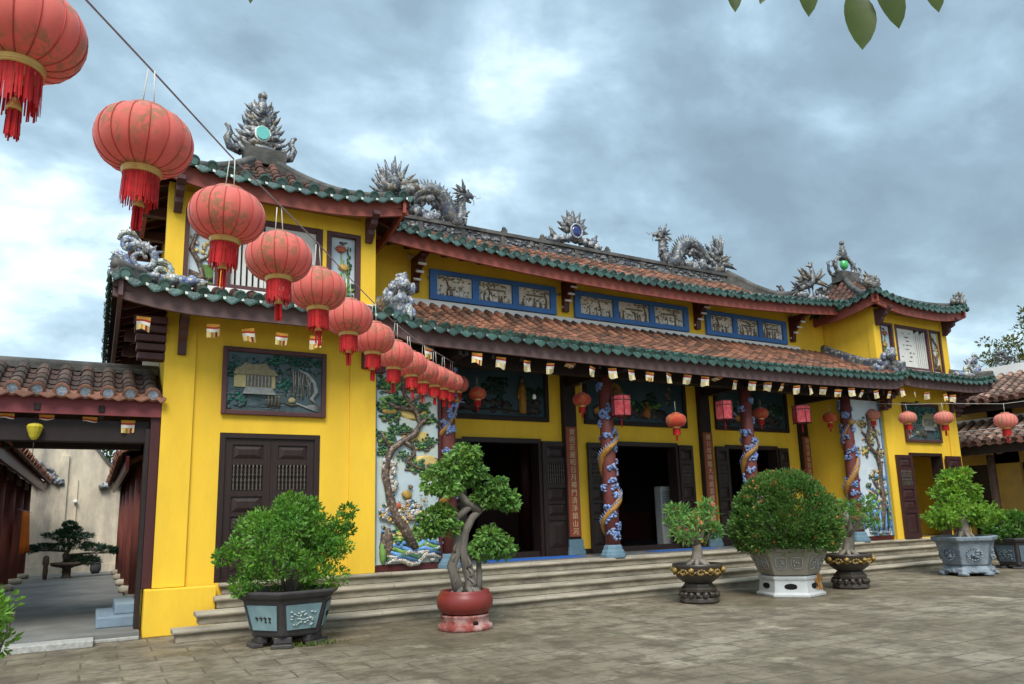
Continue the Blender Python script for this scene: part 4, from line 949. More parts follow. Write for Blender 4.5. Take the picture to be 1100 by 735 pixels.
# blue framed relief windows of the clerestory
CLN = [mat('plaster_grey_white', (.68, .63, .53), .8, .25, 5), mat('relief_brown', (.30, .20, .13), .7, .4, 12, island=.4), mat('relief_white', (.74, .72, .66), .7, .2, 12),
       mat('relief_dark', (.19, .165, .13), .7, .3), mat('relief_moss', (.28, .27, .18), .7, .4, island=.4)]
for w0, w1 in ((5.88, 9.04), (9.56, 13.10), (13.72, 16.78)):
    W = w1-w0; b_ = .16; pw = (W-4*b_)/3; mb = MB(); z0, z1 = 6.11, 6.77
    xs = [w0+b_+i*(pw+b_) for i in range(3)]
    mb.wall(w0, w1, z0, z1, 13.775, 13.852, [(x, x+pw, z0+.11, z1-.10) for x in xs])
    fr = mb.build('clerestory_window', BLUEF, T, bev=.008)
    for i, x in enumerate(xs):
        mb = MB(); rr = random.Random(int(x*100)); f = 13.835; mb.box(x-.005, x+pw+.005, f, 13.851, z0+.105, z1-.095, 0)
        za, zb = z0+.13, z1-.12
        for k in range(11):      # standing and sitting figures
            px = x+rr.uniform(.06, pw-.06); h = rr.uniform(.12, .22); mi = rr.choice((1, 2, 2, 3))
            mb.tube([(px, f-.01, za), (px+rr.uniform(-.02, .02), f-.018, za+h*.5), (px, f-.014, za+h*.8)], [rr.uniform(.022, .04), .026, .013], 7, mi); mb.blob((px, f-.015, za+h*.92), .022, .1, 6, 5, rr.choice((1, 3)))
        tx = x+rr.uniform(.08, pw-.1)
        mb.tube([(tx, f-.01, za), (tx+.03, f-.012, za+.18), (tx-.02, f-.012, za+.34)], [.03, .022, .015], 6, 1)
        for k in range(60): mb.blob((tx+rr.gauss(0, .24), f-.005, zb-abs(rr.gauss(0, .05))), (.028, .012, .018), .5, 6, 4, rr.choice((4, 4, 1, 3, 0)), seed=k)
        if i != 0: mb.box(x+pw*.25, x+pw*.8, f-.03, f-.002, zb-.16, zb-.13, 3); mb.box(x+pw*.3, x+pw*.75, f-.02, f-.002, za, za+.07, rr.choice((0, 1, 2)))
        for k in range(60): mb.blob((x+rr.uniform(.04, pw-.04), f-.004, za+rr.uniform(0, .24)), (.024, .010, .014), .5, 6, 4, rr.choice((1, 2, 2, 4, 0, 1, 3)), seed=k)
        mb.build('relief_scene', CLN, fr)
mb = MB()
for x in (5.55, 9.30, 13.41, 17.03): bracket(x, 13.851, 6.93, .62, .72, .15)
mb.build_each('bracket', MAR, T, bev=.008)
mb = MB()
for x in (5.55, 9.30, 13.41, 17.03):
    for k in range(4): mb.cut(); mb.tube([(x-.085, 13.80-.13*k, 6.32+.13*k), (x+.085, 13.80-.13*k, 6.32+.13*k)], .028, 7, 0)
mb.build_each('bracket_scroll', WHT, T)
# porch beams
mb = MB()
mb.box(4.2, 18.4, 12.30, 12.54, 4.40, 4.66); mb.cut(); mb.box(4.2, 18.4, 13.70, 13.85, 4.82, 5.02)
for x in (5.60, 9.27, 13.39, 17.05): mb.cut(); mb.box(x-.10, x+.10, 11.62, 12.30, 4.42, 4.60); mb.cut(); mb.box(x-.10, x+.10, 12.54, 13.70, 4.42, 4.68)
k_ = 4.4
while k_ < 18.3: mb.cut(); mb.box(k_-.03, k_+.03, 11.62, 11.70, 4.40, 4.54); k_ += .6
mb.build_each('porch_beam', DKB, T, bev=.008)
mb = MB()
for x in (4.22, 18.38):
    mb.cut()
    for k in range(4): mb.box(x-.09, x+.09, 11.75+.12*k, 12.24, 4.62-.14*k-.11, 4.62-.14*k)
mb.build_each('bracket', MAR, T, bev=.008)

# dragon columns ------------------------------------------------------------------
COLR = mat('column_oxblood', (.15, .040, .034), .5, .2, 10, .1); CLB = mat('cloud_blue_ceramic', (.13, .21, .42), .45, .45, 14, island=.6, dirt=(.34, .38, .50), dscale=8, damt=.6)
DRG = mat('dragon_yellow_ceramic', (.40, .19, .035), .45, .45, 20, .3, 60, dirt=(.20, .13, .05), dscale=9, damt=.7)
def dcolumn(xc, seed):
    rr = random.Random(seed); yc = 12.42; mb = MB()
    mb.lathe([(.150, .90), (.152, 2.0), (.148, 3.2), (.140, 4.42)], (xc, yc, 0), 20, 0)
    c = mb.build('dragon_column', COLR, T)
    mb = MB(); mb.lathe([(.27, .68), (.27, .75), (.245, .755), (.235, .80), (.205, .84), (.19, .90), (.165, .93)], (xc, yc, 0), 8, 0, False, ph=R(22.5)); mb.build('column_base', BLUS, c, bev=.006)
    mb = MB(); pts = []; rad = []; n = 60; turns = 2.1; a0 = rr.uniform(0, 6)
    for k in range(n):
        t = k/(n-1); a = a0+t*turns*2*math.pi; r = .165+.02*math.sin(t*20); pts.append((xc+r*math.cos(a), yc+r*math.sin(a), 1.05+2.65*t+.06*math.sin(t*13))); rad.append(.024+.054*math.sin(math.pi*min(1, t*.95+.08)))
    mb.tube(pts, rad, 8, 0)
    for k in range(2, n-1, 1):
        p = Vector(pts[k]); o_ = Vector((p.x-xc, p.y-yc, 0)).normalized(); mb.spike(p+o_*rad[k]*.5+Vector((0, 0, rad[k]*.6)), p+o_*(rad[k]*.9+.02)+Vector((0, 0, rad[k]+.05)), .018, 4, 1)
    p = Vector(pts[-1]); mb.blob(p, (.09, .09, .08), .3, 8, 6, 0); o_ = Vector((p.x-xc, p.y-yc, 0)).normalized()
    for k in range(7): mb.spike(p, p+o_*.05+Vector((rr.uniform(-.14, .14), rr.uniform(-.06, .06), rr.uniform(-.05, .16))), .025, 4, 1)
    mb.build('dragon_relief', [DRG, CLB], c)
    mb = MB()
    for cidx in range(34):
        a = rr.uniform(0, 6.28); z = 1.05+3.25*(cidx+.5)/34+rr.uniform(-.05, .05)
        for k in range(9):
            aa = a+rr.uniform(-.6, .6); z2 = z+rr.uniform(-.07, .07); mb.blob((xc+.155*math.cos(aa), yc+.155*math.sin(aa), z2), (.036, .036, .028), .4, 7, 5, 0, seed=k+cidx)
        for s_ in (1, -1):
            mb.tube([(xc+.175*math.cos(a+s_*(.1+.12*k)), yc+.175*math.sin(a+s_*(.1+.12*k)), z+.03*math.sin(k*1.6)) for k in range(5)], [.02, .028, .024, .016, .008], 6, 0)
    mb.build('cloud_relief', CLB, c)
for k, x in enumerate((5.62, 9.29, 13.41, 17.08)): dcolumn(x, k+2)

# tall ceramic murals at both ends of the porch ---------------------------------------------------
mb = MB(); mb.box(4.172, 5.46, 12.38, 12.62, .69, 4.6); mb.cut(); mb.box(17.14, 18.428, 12.38, 12.62, .69, 4.6); mb.build_each('mural_wall', MAR, T)
mb = MB(); mb.box(4.20, 5.44, 12.345, 12.379, .685, .79); mb.cut(); mb.box(17.16, 18.40, 12.345, 12.379, .685, .79); mb.build_each('mural_base', MAR, T, bev=.008)
def foliage(mb, u, v, s_, n=30, mi=2, P=None, rr=rnd):
    for k in range(n):
        mb.blob(P(u+rr.gauss(0, .075*s_), v+rr.gauss(0, .014*s_), -.02), (.036*s_, .018, .024*s_), .5, 6, 4, mi if rr.random() < .75 else 5, seed=rr.randrange(99))
    for k in range(n//3): mb.blob(P(u+rr.gauss(0, .10*s_), v-.012*s_+rr.gauss(0, .01*s_), -.012), (.05*s_, .015, .025*s_), .5, 7, 5, 1, seed=k)
def mural(x0, x1, kind):
    z0, z1 = .80, 4.35; W = x1-x0; H = z1-z0; mb = MB(); yb = 12.36; rr = random.Random(kind)
    P = lambda u, v, d=0: Vector((x0+W*u, yb+d, z0+H*v))
    mb.box(x0, x1, yb, 12.379, z0, z1, 0)
    if kind == 0:
        for u, v, mi in ((.66, .62, 7), (.80, .50, 7), (.60, .74, 7), (.35, .80, 5), (.25, .88, 5), (.6, .90, 5)): mb.blob(P(u, v, 0), (.30, .008, .11), .4, 9, 5, mi, seed=int(u*90))
        tr = [(.60, .07), (.45, .16), (.28, .235), (.22, .30), (.17, .37), (.13, .43), (.16, .50), (.24, .56), (.42, .60), (.60, .635), (.70, .69), (.62, .755), (.50, .80), (.42, .85), (.42, .90), (.36, .96)]
        w_ = [.085, .095, .08, .085, .065, .075, .06, .072, .055, .065, .05, .055, .042, .038, .028, .015]
        mb.tube([P(a, b, -.03) for a, b in tr], w_, 8, 1)
        for br in ([(.42, .60), (.58, .565), (.60, .53), (.46, .50), (.62, .47), (.75, .46)], [(.24, .56), (.12, .60), (.08, .64)], [(.70, .69), (.82, .72)], [(.62, .755), (.30, .77), (.16, .79)], [(.5, .8), (.7, .83), (.8, .86)]):
            mb.tube([P(a, b, -.03) for a, b in br], [.045*(1-.5*i/len(br)) for i in range(len(br))], 7, 1)
        for u, v, s_ in ((.13, .78, 1.2), (.30, .80, 1.2), (.22, .72, 1.0), (.82, .72, 1.1), (.75, .78, .9), (.72, .58, 1.0), (.85, .60, .8), (.68, .475, 1.2), (.80, .45, .8), (.10, .62, 1.1), (.20, .59, .8), (.10, .55, .7), (.15, .88, 1.2), (.32, .93, 1.1), (.60, .88, 1.0), (.8, .88, 1.1), (.30, .655, .9), (.45, .665, .8), (.5, .95, 1.2), (.42, .53, .7)):
            foliage(mb, u, v, s_, 34, 2, P, rr)
        mb.blob(P(.20, .745, -.02), (.16, .02, .05), .3, 9, 5, 6); mb.blob(P(.62, .565, -.02), (.06, .02, .03), .3, 9, 5, 6)
        for k in range(26): mb.blob(P(rr.uniform(.08, .30), rr.uniform(.33, .50), -.05), (.05, .025, .05), .3, 7, 5, 3, seed=k)
        for k in range(46): mb.blob(P(rr.uniform(.08, .72), rr.gauss(.245, .03), -.04), (.06, .03, .05), .5, 7, 5, 3 if k % 4 else 6, seed=k)
        mb.blob(P(.48, .33, -.04), (.10, .03, .07), .4, 8, 5, 6); mb.blob(P(.53, .37, -.04), (.05, .03, .04), .4, 8, 5, 1); mb.blob(P(.30, .275, -.05), (.09, .03, .06), .4, 8, 5, 8)
        for k in range(20): mb.blob(P(rr.uniform(.30, .95), rr.gauss(.125, .025), -.01), (.12, .012, .07), .4, 8, 5, 5, seed=k)
        for k in range(90): mb.blob(P(rr.uniform(.04, .80), rr.gauss(.235, .04), -.06), (.028, .02, .026), .6, 6, 4, rr.choice((3, 3, 3, 4, 2, 6)), seed=k)
        for k in range(60): mb.blob(P(rr.uniform(.25, .97), rr.gauss(.135, .022), -.02), (.05, .015, .022), .6, 6, 4, rr.choice((5, 5, 2, 7)), seed=k)
        mb.blob(P(.16, .10, -.02), (.13, .06, .26), .25, 9, 7, 1, seed=3); mb.blob(P(.10, .06, -.03), (.07, .05, .22), .2, 8, 6, 5)
        for k in range(7):
            v = .075-.011*k; mb.tube([P(.16+.12*j, v+.014*math.sin(j*1.5+k)+(.02 if j > 4 else 0), -.02-.006*k) for j in range(8)], [.03, .04, .045, .05, .05, .045, .04, .03], 7, (4, 5, 4, 3, 2, 4, 3)[k])
        for k in range(18): mb.blob(P(rr.uniform(.2, .95), rr.uniform(.01, .10), -.05), (.05, .02, .03), .6, 7, 5, 3 if k % 3 else 4, seed=k)
        for k in range(10): a = R(36*k); mb.spike(P(.78, .855, -.03), P(.78+.09*math.cos(a), .855+.028*math.sin(a), -.04), .03, 5, 4)
        mb.blob(P(.68, .14, -.04), (.03, .03, .09), .3, 7, 5, 8); mb.blob(P(.74, .13, -.04), (.025, .03, .06), .3, 7, 5, 8)
    else:
        tr = [(.62, .05), (.70, .16), (.78, .28), (.74, .38), (.80, .50), (.72, .60), (.52, .64), (.46, .72), (.58, .80), (.52, .90)]
        mb.tube([P(a, b, -.03) for a, b in tr], [.075, .08, .075, .07, .065, .06, .055, .05, .04, .02], 8, 1)
        for br in ([(.72, .60), (.86, .66), (.80, .74)], [(.78, .28), (.60, .36), (.5, .40)], [(.80, .5), (.92, .54)], [(.46, .72), (.30, .76)]): mb.tube([P(a, b, -.03) for a, b in br], [.04, .03, .02][:len(br)], 7, 1)
        for u, v, s_ in ((.30, .82, .9), (.70, .76, .9), (.55, .70, .8), (.34, .62, 1.0), (.62, .44, 1.0), (.70, .40, .9), (.86, .60, .8), (.48, .30, .8), (.78, .22, .8)):
            for k in range(30): mb.blob(P(u+rr.gauss(0, .10*s_), v+rr.gauss(0, .018*s_), -.025), (.05*s_, .02, .035*s_), .5, 7, 5, rr.choice((7, 6, 2, 3, 1)), seed=k)
        for k in range(130): mb.blob(P(rr.uniform(.28, .97), .02+.42*rr.random()**1.6, -.03), (.06, .03, .06), .5, 7, 5, rr.choice((2, 3, 4, 4, 5, 1)), seed=k)
        for k in range(8):
            a = .25+.08*k; mb.spike(P(a, .04, -.03), P(a-.10+.03*k, .20+.02*math.sin(k*3), -.05), .05, 6, 2 if k % 2 else 4)
        for k in range(6): mb.tube([P(.2+.1*j, .03+.012*math.sin(j*1.5+k)+.008*k, -.03) for j in range(8)], .03, 6, 4 if k % 2 else 3)
    return mb
mm = mural(4.235, 5.40, 0).build('pine_mural', MUR, T); mm2 = mural(17.20, 18.36, 1).build('blossom_mural', [PALEW]+MUR[1:], T)
mb = MB()
for a, b in ((4.175, 4.23), (18.365, 18.425)): mb.cut(); mb.box(a, b, 12.33, 12.379, .79, 4.35, 0)
for a, b in ((5.405, 5.46), (17.14, 17.195)): mb.cut(); mb.box(a, b, 12.33, 12.379, .79, 4.35, 1)
mb.build_each('mural_border', [mat('border_slate_blue', (.16, .26, .36), .7), MAR], T)
# ------------------------------------------------------------------ gateway to the side alley
CONC = mat('alley_concrete', (.185, .18, .165), .85, .25, 2.0, .25, 20, dirt=(.10, .10, .095), dscale=.8, damt=.7)
SPECK = mat('speckled_kerb', (.36, .35, .32), .85, .35, 22, .3, 40, dirt=(.2, .19, .17), dscale=2)
mb = MB(); mb.box(-2.2, .66, 12.0, 31, 0, .10, 0); o = mb.build('alley_floor', CONC); o['kind'] = 'structure'
mb = MB(); mb.box(-4.2, .10, 11.62, 11.997, 0, .09, 0); mb.box(.10, .66, 11.95, 11.998, 0, .05); o = mb.build('alley_kerb', SPECK, bev=.012); o['kind'] = 'structure'

gate = thing('gateway', 'low tiled gateway roof with red fascia over the alley beside the tower', 'gateway', (-.6, 12.6, 0)); G = gate
CAPW = mat('blue_white_porcelain_cap', (.26, .30, .36), .25, .6, 30, spec=.6); ORG = mat('orange_drip_tile', (.20, .085, .052), .75, .3, 14, island=.4, dirt=(.12, .07, .05), dscale=3)
def z_gate(x, t): return 3.47+.62*t-.03*math.sin(math.pi*t)
roof_face(G, (-3.9, 12.20), (1, 0), (0, 1), 4.70, 1.45, z_gate, tiles=TILEO, green=(ORG, CAPW, ORG), fmat=MAR and mat('gate_red_fascia', (.20, .045, .05), .6, .15, 3), pitch=.295, rad=.098, row=.30, drop=.085, fh=.13, seed=31, dripw=.86)
roof_face(G, (.80, 15.1), (-1, 0), (0, -1), 4.70, 1.45, z_gate, tiles=TILEO, pitch=.295, rad=.098, row=.30, ends=False, fmat=None, soffit=False, seed=32)
mb = MB(); mb.sweep([(-3.9, 13.65, 4.08), (.80, 13.65, 4.08)], .22, -.02, .07, 0); mb.tube([(-3.9, 13.65, 4.14), (.80, 13.65, 4.14)], .10, 8, 0); mb.build('ridge', RIDGE, G)
mb = MB(); mb.box(-3.9, .66, 12.42, 12.60, 2.80, 3.13); mb.cut(); mb.box(-3.9, .66, 14.6, 14.78, 2.9, 3.2); 
for x in (-3.2, -2.4, -1.6, -.8, 0.0): mb.cut(); mb.box(x-.04, x+.04, 12.25, 14.8, 3.22, 3.32)
mb.build_each('beam', DKB, G, bev=.01)
mb = MB(); mb.box(.665, .80, 12.32, 12.62, .655, 3.22); mb.build('post', mat('gate_post_maroon', (.060, .018, .018), .5, .2, 5, stretch=(1, 1, .2)), G, bev=.008)
mb = MB(); mb.box(.60, .664, 12.34, 12.64, .10, 3.0); mb.cut(); mb.box(-2.25, -2.1, 12.4, 12.6, .1, 3.0); mb.build_each('post', DKB, G, bev=.008)
mb = MB(); mb.box(.56, .815, 13.72, 13.9, 3.45, 4.9); mb.build('wall', WHT, G)

# blue washed steps to the side door
sb = MB(); BLW = mat('blue_washed_cement', (.20, .27, .33), .8, .15, 5, .15, 20, dirt=(.13, .16, .19), damt=.6)
sb.box(.12, .655, 12.75, 14.2, .10, .26); sb.box(.36, .655, 13.0, 14.2, .26, .42)
tag(sb.build('side_steps', BLW, bev=.02), 'two blue grey cement steps beside the maroon gate post', 'steps')

# left corridor building along the alley
lb = thing('corridor_building', 'dark open corridor with a row of red brown columns along the left of the alley', 'building', (-2.6, 20, 0))
CLB2 = mat('worn_red_column', (.24, .070, .052), .6, .3, 5, stretch=(1, 1, .3), dirt=(.12, .05, .04), damt=.5)
roof_face(lb, (-1.32, 28.0), (0, -1), (-1, 0), 14.6, 2.0, lambda x, t: 3.02+1.1*t+lift(x, .15, 1.2), tiles=TILEO, green=(ORG, CAPW, ORG), fmat=MAR, pitch=.30, rad=.095, row=.3, drop=.09, seed=35)
for k in range(6):
    mb = MB(); y = 14.6+2.55*k; mb.lathe([(.135, .25), (.14, 1.5), (.125, 2.95)], (-1.87, y, 0), 14, 0); c = mb.build('column', CLB2, lb)
    mb = MB(); mb.lathe([(.24, .10), (.26, .16), (.25, .22), (.18, .26)], (-1.87, y, 0), 14, 0); mb.build('column_base', STONE, c)
mb = MB(); mb.box(-4.0, -3.9, 13.4, 28, .1, 4.2); mb.box(-3.9, -1.98, 13.4, 28, .1, .2); mb.box(-1.96, -1.80, 13.4, 28, 2.75, 2.95); mb.build('wall', mat('corridor_dark_red', (.06, .025, .02), .8), lb)
# gallery on the right side of the alley (tower side)
rb = thing('side_gallery', 'dark gallery roof and columns along the tower side of the alley', 'building', (.8, 20, 0))
roof_face(rb, (.40, 27.6), (0, -1), (1, 0), 11.6, 1.6, lambda x, t: 2.94+.9*t+lift(x, .15, 1.2), tiles=TILEO, green=(ORG, CAPW, ORG), fmat=MAR, pitch=.30, rad=.095, row=.3, drop=.09, seed=37)
for k in range(5):
    mb = MB(); y = 16.8+2.5*k; mb.lathe([(.12, .25), (.125, 1.5), (.115, 2.9)], (.80, y, 0), 12, 0); c = mb.build('column', CLB2, rb)
    mb = MB(); mb.lathe([(.21, .10), (.23, .16), (.22, .22), (.16, .26)], (.80, y, 0), 12, 0); mb.build('column_base', STONE, c)
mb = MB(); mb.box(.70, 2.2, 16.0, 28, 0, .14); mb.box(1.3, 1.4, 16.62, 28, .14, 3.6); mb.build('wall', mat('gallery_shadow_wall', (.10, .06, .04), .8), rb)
# rear wall
rw = MB()
BEI = mat('stained_beige_wall', (.68, .58, .43), .9, .25, 1.5, .15, 20, dirt=(.22, .205, .185), dscale=.9, damt=1.0, stretch=(1, 1, .35))
out = [(-5, 0), (3.2, 0), (3.2, 3.0), (1.6, 3.1), (1.0, 3.35), (.55, 3.45), (.25, 3.8), (-.05, 4.2), (-.4, 4.65), (-.9, 5.0), (-5, 5.4)]
rw.plate(out, 29.3, 29.6, 0)
rear = rw.build('rear_wall', BEI); tag(rear, 'tall weather stained beige wall closing the far end of the alley', 'wall')
mb = MB(); mb.plate([(a, b+.005) for a, b in out[3:]]+[(a, b+.13) for a, b in out[3:]][::-1], 29.22, 29.66, 0); mb.build('coping', RIDGE, rear)
mb = MB(); mb.box(-5, 3.2, 29.24, 29.295, 0, .35); mb.box(-1.05, -.85, 29.22, 29.295, .35, 4.0); mb.box(-.60, -.54, 29.25, 29.296, .35, 3.2); mb.build('pilaster', BEI, rear)
mb = MB()
for c, s_ in (((-1.75, 29.2, 3.3), 1), ((.9, 29.2, 3.15), -1)):
    q = xz(c, 1, s_)
    scroll(mb, q, 0, .2, .28, 1.4, 1, 1, .07, 0); scroll(mb, q, .32, .05, .22, 1.3, 2, -1, .06, 1); scroll(mb, q, -.3, .3, .2, 1.3, 2, -1, .06, 0)
    for k in range(12): mb.blob(q(-.4+.1*k, -.1+.1*math.sin(k), 0), (.13, .1, .11), .5, 7, 5, k % 2, seed=k)
mb.build('wall_scroll', [PORW, PORC], rear)
mb = MB(); mb.blob((-.58, 29.2, 2.45), .07, 0, 10, 8); mb.build('globe_lamp', mat('lamp_globe_white', (.75, .75, .72), .3, .02), rear)

# ------------------------------------------------------------------ building along the right side of the court
hb = thing('side_hall', 'side hall with two tiers of brown tiled roofs beyond the right tower', 'building', (24.5, 10, 0))
def z_rb(x, t): return 4.62+1.05*t+lift(x, .0, 1)
roof_face(hb, (23.5, 2.0), (0, 1), (1, 0), 11.6, 2.0, z_rb, tiles=mat('brown_side_tile', (.22, .135, .10), .9, .3, 9, .3, 40, island=.5, dirt=(.07, .055, .045), damt=.7), green=(TILED, TILED, TILED), fmat=DKB, pitch=.28, rad=.085, seed=41, drop=.09)
roof_face(hb, (22.75, 2.0), (0, 1), (1, 0), 13.0, 1.7, lambda x, t: 3.30+.82*t, tiles=mat('brown_side_tile_low', (.25, .155, .115), .9, .3, 9, .3, 40, island=.5, dirt=(.09, .07, .06), damt=.6), green=(TILED, TILED, TILED), fmat=DKB, pitch=.28, rad=.085, seed=42, drop=.09)
mb = MB(); mb.sweep([(25.5, 2, 5.62), (25.5, 13.6, 5.62)], .3, -.1, .30, 0); mb.build('ridge', WHT, hb)
mb = MB(); mb.sweep([(24.45, 2, 4.10), (24.45, 15, 4.10)], .2, -.05, .10, 0); mb.build('fillet', WHT, hb)
mb = MB(); mb.box(24.42, 24.7, 2, 11.30, .55, 4.6, 0); mb.box(24.42, 24.7, 12.0, 12.75, .55, 4.6, 0); mb.box(24.42, 24.7, 13.6, 16, .55, 4.6, 0); mb.box(24.42, 24.7, 11.3, 13.6, 2.75, 4.6, 0); mb.build('wall', YEL2, hb)
mb = MB(); mb.box(24.55, 24.65, 11.3, 12.0, .55, 2.75, 0); mb.box(24.55, 24.65, 12.75, 13.6, .55, 2.75, 0); mb.box(24.43, 24.54, 11.3, 11.36, .55, 2.75); mb.box(24.43, 24.54, 12.75, 12.82, .55, 2.75); mb.build('door', DKW, hb)
mb = MB(); mb.box(24.36, 24.415, 8.6, 10.6, .60, 2.9); mb.build('door', DKW, hb)
mb = MB(); mb.box(23.2, 30, 1.5, 16.5, 0, .45); mb.box(23.0, 23.198, 1.5, 16.5, 0, .22); mb.build('plinth', STONED, hb, bev=.01)
mb = MB()
for y in (5.4, 7.6, 9.9, 12.4): mb.cut(); mb.tube([(23.6, y, .45), (23.6, y, 3.3)], .11, 10, 0)
mb.cut(); mb.box(23.5, 23.7, 2, 15, 3.14, 3.30); mb.build_each('column', mat('side_column', (.10, .06, .045), .7, .3), hb)
mb = MB()
for k in range(60): mb.blob((23.2+rnd.uniform(-.1, .2), 4+.16*k, 3.06+rnd.uniform(-.06, .05)), (.06, .10, .05), .6, 7, 5, 0, seed=k)
mb.build('eave_carving', mat('carved_pale_wood', (.26, .19, .10), .8, .4), hb)
mb = MB(); mb.tube([(23.25, 13.2, 3.62), (23.25, 3, 3.62)], .02, 6); mb.cut(); mb.tube([(23.18, 13.2, 3.72), (23.18, 3, 3.78)], .02, 6); mb.build_each('pipe', WHT, hb)
mb = MB()
q = lambda x, z, y=0: Vector((25.5+y, 12.6-x, 5.9+z))
scroll(mb, q, 0, .25, .25, 1.3, 1, 1, .06, 0); scroll(mb, q, .3, .1, .18, 1.3, 2, -1, .05, 0); fan(mb, q, .1, .2, 5, 20, 150, .45, .04, 0)
mb.build('ridge_scroll', PORC, hb)
# ------------------------------------------------------------------ lanterns
def lantern_mat(name, c, pat):
    M = mat(name, c, .65, .06, 5, trans=.36, spec=.25, dirt=None, sheen=.35); t = M.node_tree; N = t.nodes; Lk = t.links
    # faded gilt flower print: blotches of dull gold where two noises overlap
    co = N.new('ShaderNodeTexCoord')
    def nz(s, d):
        n = N.new('ShaderNodeTexNoise'); n.inputs['Scale'].default_value = s; n.inputs['Detail'].default_value = d; n.inputs['Distortion'].default_value = .6
        oi = N.new('ShaderNodeObjectInfo'); va = N.new('ShaderNodeVectorMath'); Lk.new(co.outputs['Object'], va.inputs[0])
        cb = N.new('ShaderNodeCombineXYZ'); ml = N.new('ShaderNodeMath'); ml.operation = 'MULTIPLY'; ml.inputs[1].default_value = 9; Lk.new(oi.outputs['Random'], ml.inputs[0])
        Lk.new(ml.outputs[0], cb.inputs[0]); Lk.new(cb.outputs[0], va.inputs[1]); Lk.new(va.outputs[0], n.inputs['Vector']); return n.outputs[0]
    a = N.new('ShaderNodeMapRange'); a.inputs[1].default_value = .46; a.inputs[2].default_value = .58; Lk.new(nz(4.6, 2), a.inputs[0])
    b = N.new('ShaderNodeMapRange'); b.inputs[1].default_value = .44; b.inputs[2].default_value = .52; Lk.new(nz(26, 5), b.inputs[0])
    m_ = N.new('ShaderNodeMath'); m_.operation = 'MULTIPLY'; Lk.new(a.outputs[0], m_.inputs[0]); Lk.new(b.outputs[0], m_.inputs[1])
    m2 = N.new('ShaderNodeMath'); m2.operation = 'MULTIPLY'; m2.inputs[1].default_value = .72; Lk.new(m_.outputs[0], m2.inputs[0])
    bs = N['Principled BSDF']; src = bs.inputs['Base Color'].links[0].from_socket
    mx_ = N.new('ShaderNodeMix'); mx_.data_type = 'RGBA'; Lk.new(m2.outputs[0], mx_.inputs['Factor']); Lk.new(src, mx_.inputs['A']); mx_.inputs['B'].default_value = (*pat, 1)
    for n in N:
        if n.type == 'BSDF_TRANSLUCENT': Lk.new(mx_.outputs['Result'], n.inputs[0])
    Lk.new(mx_.outputs['Result'], bs.inputs['Base Color']); return M
LANT = lantern_mat('lantern_red_silk', (.82, .200, .162), (.32, .23, .11))
LANT2 = lantern_mat('lantern_orange_silk', (.60, .080, .042), (.60, .30, .10))
RIB = mat('lantern_rib', (.46, .07, .055), .6, .1); GRIM = mat('gilt_rim', (.60, .36, .10), .35, .15, 20, spec=.6, metal=.35)
FRN = mat('fringe_red', (.50, .018, .020), .7, .25, 30, island=.3, trans=.2); CORD = mat('white_cord', (.55, .52, .46), .8); METAL = mat('grey_wire', (.30, .28, .30), .5)
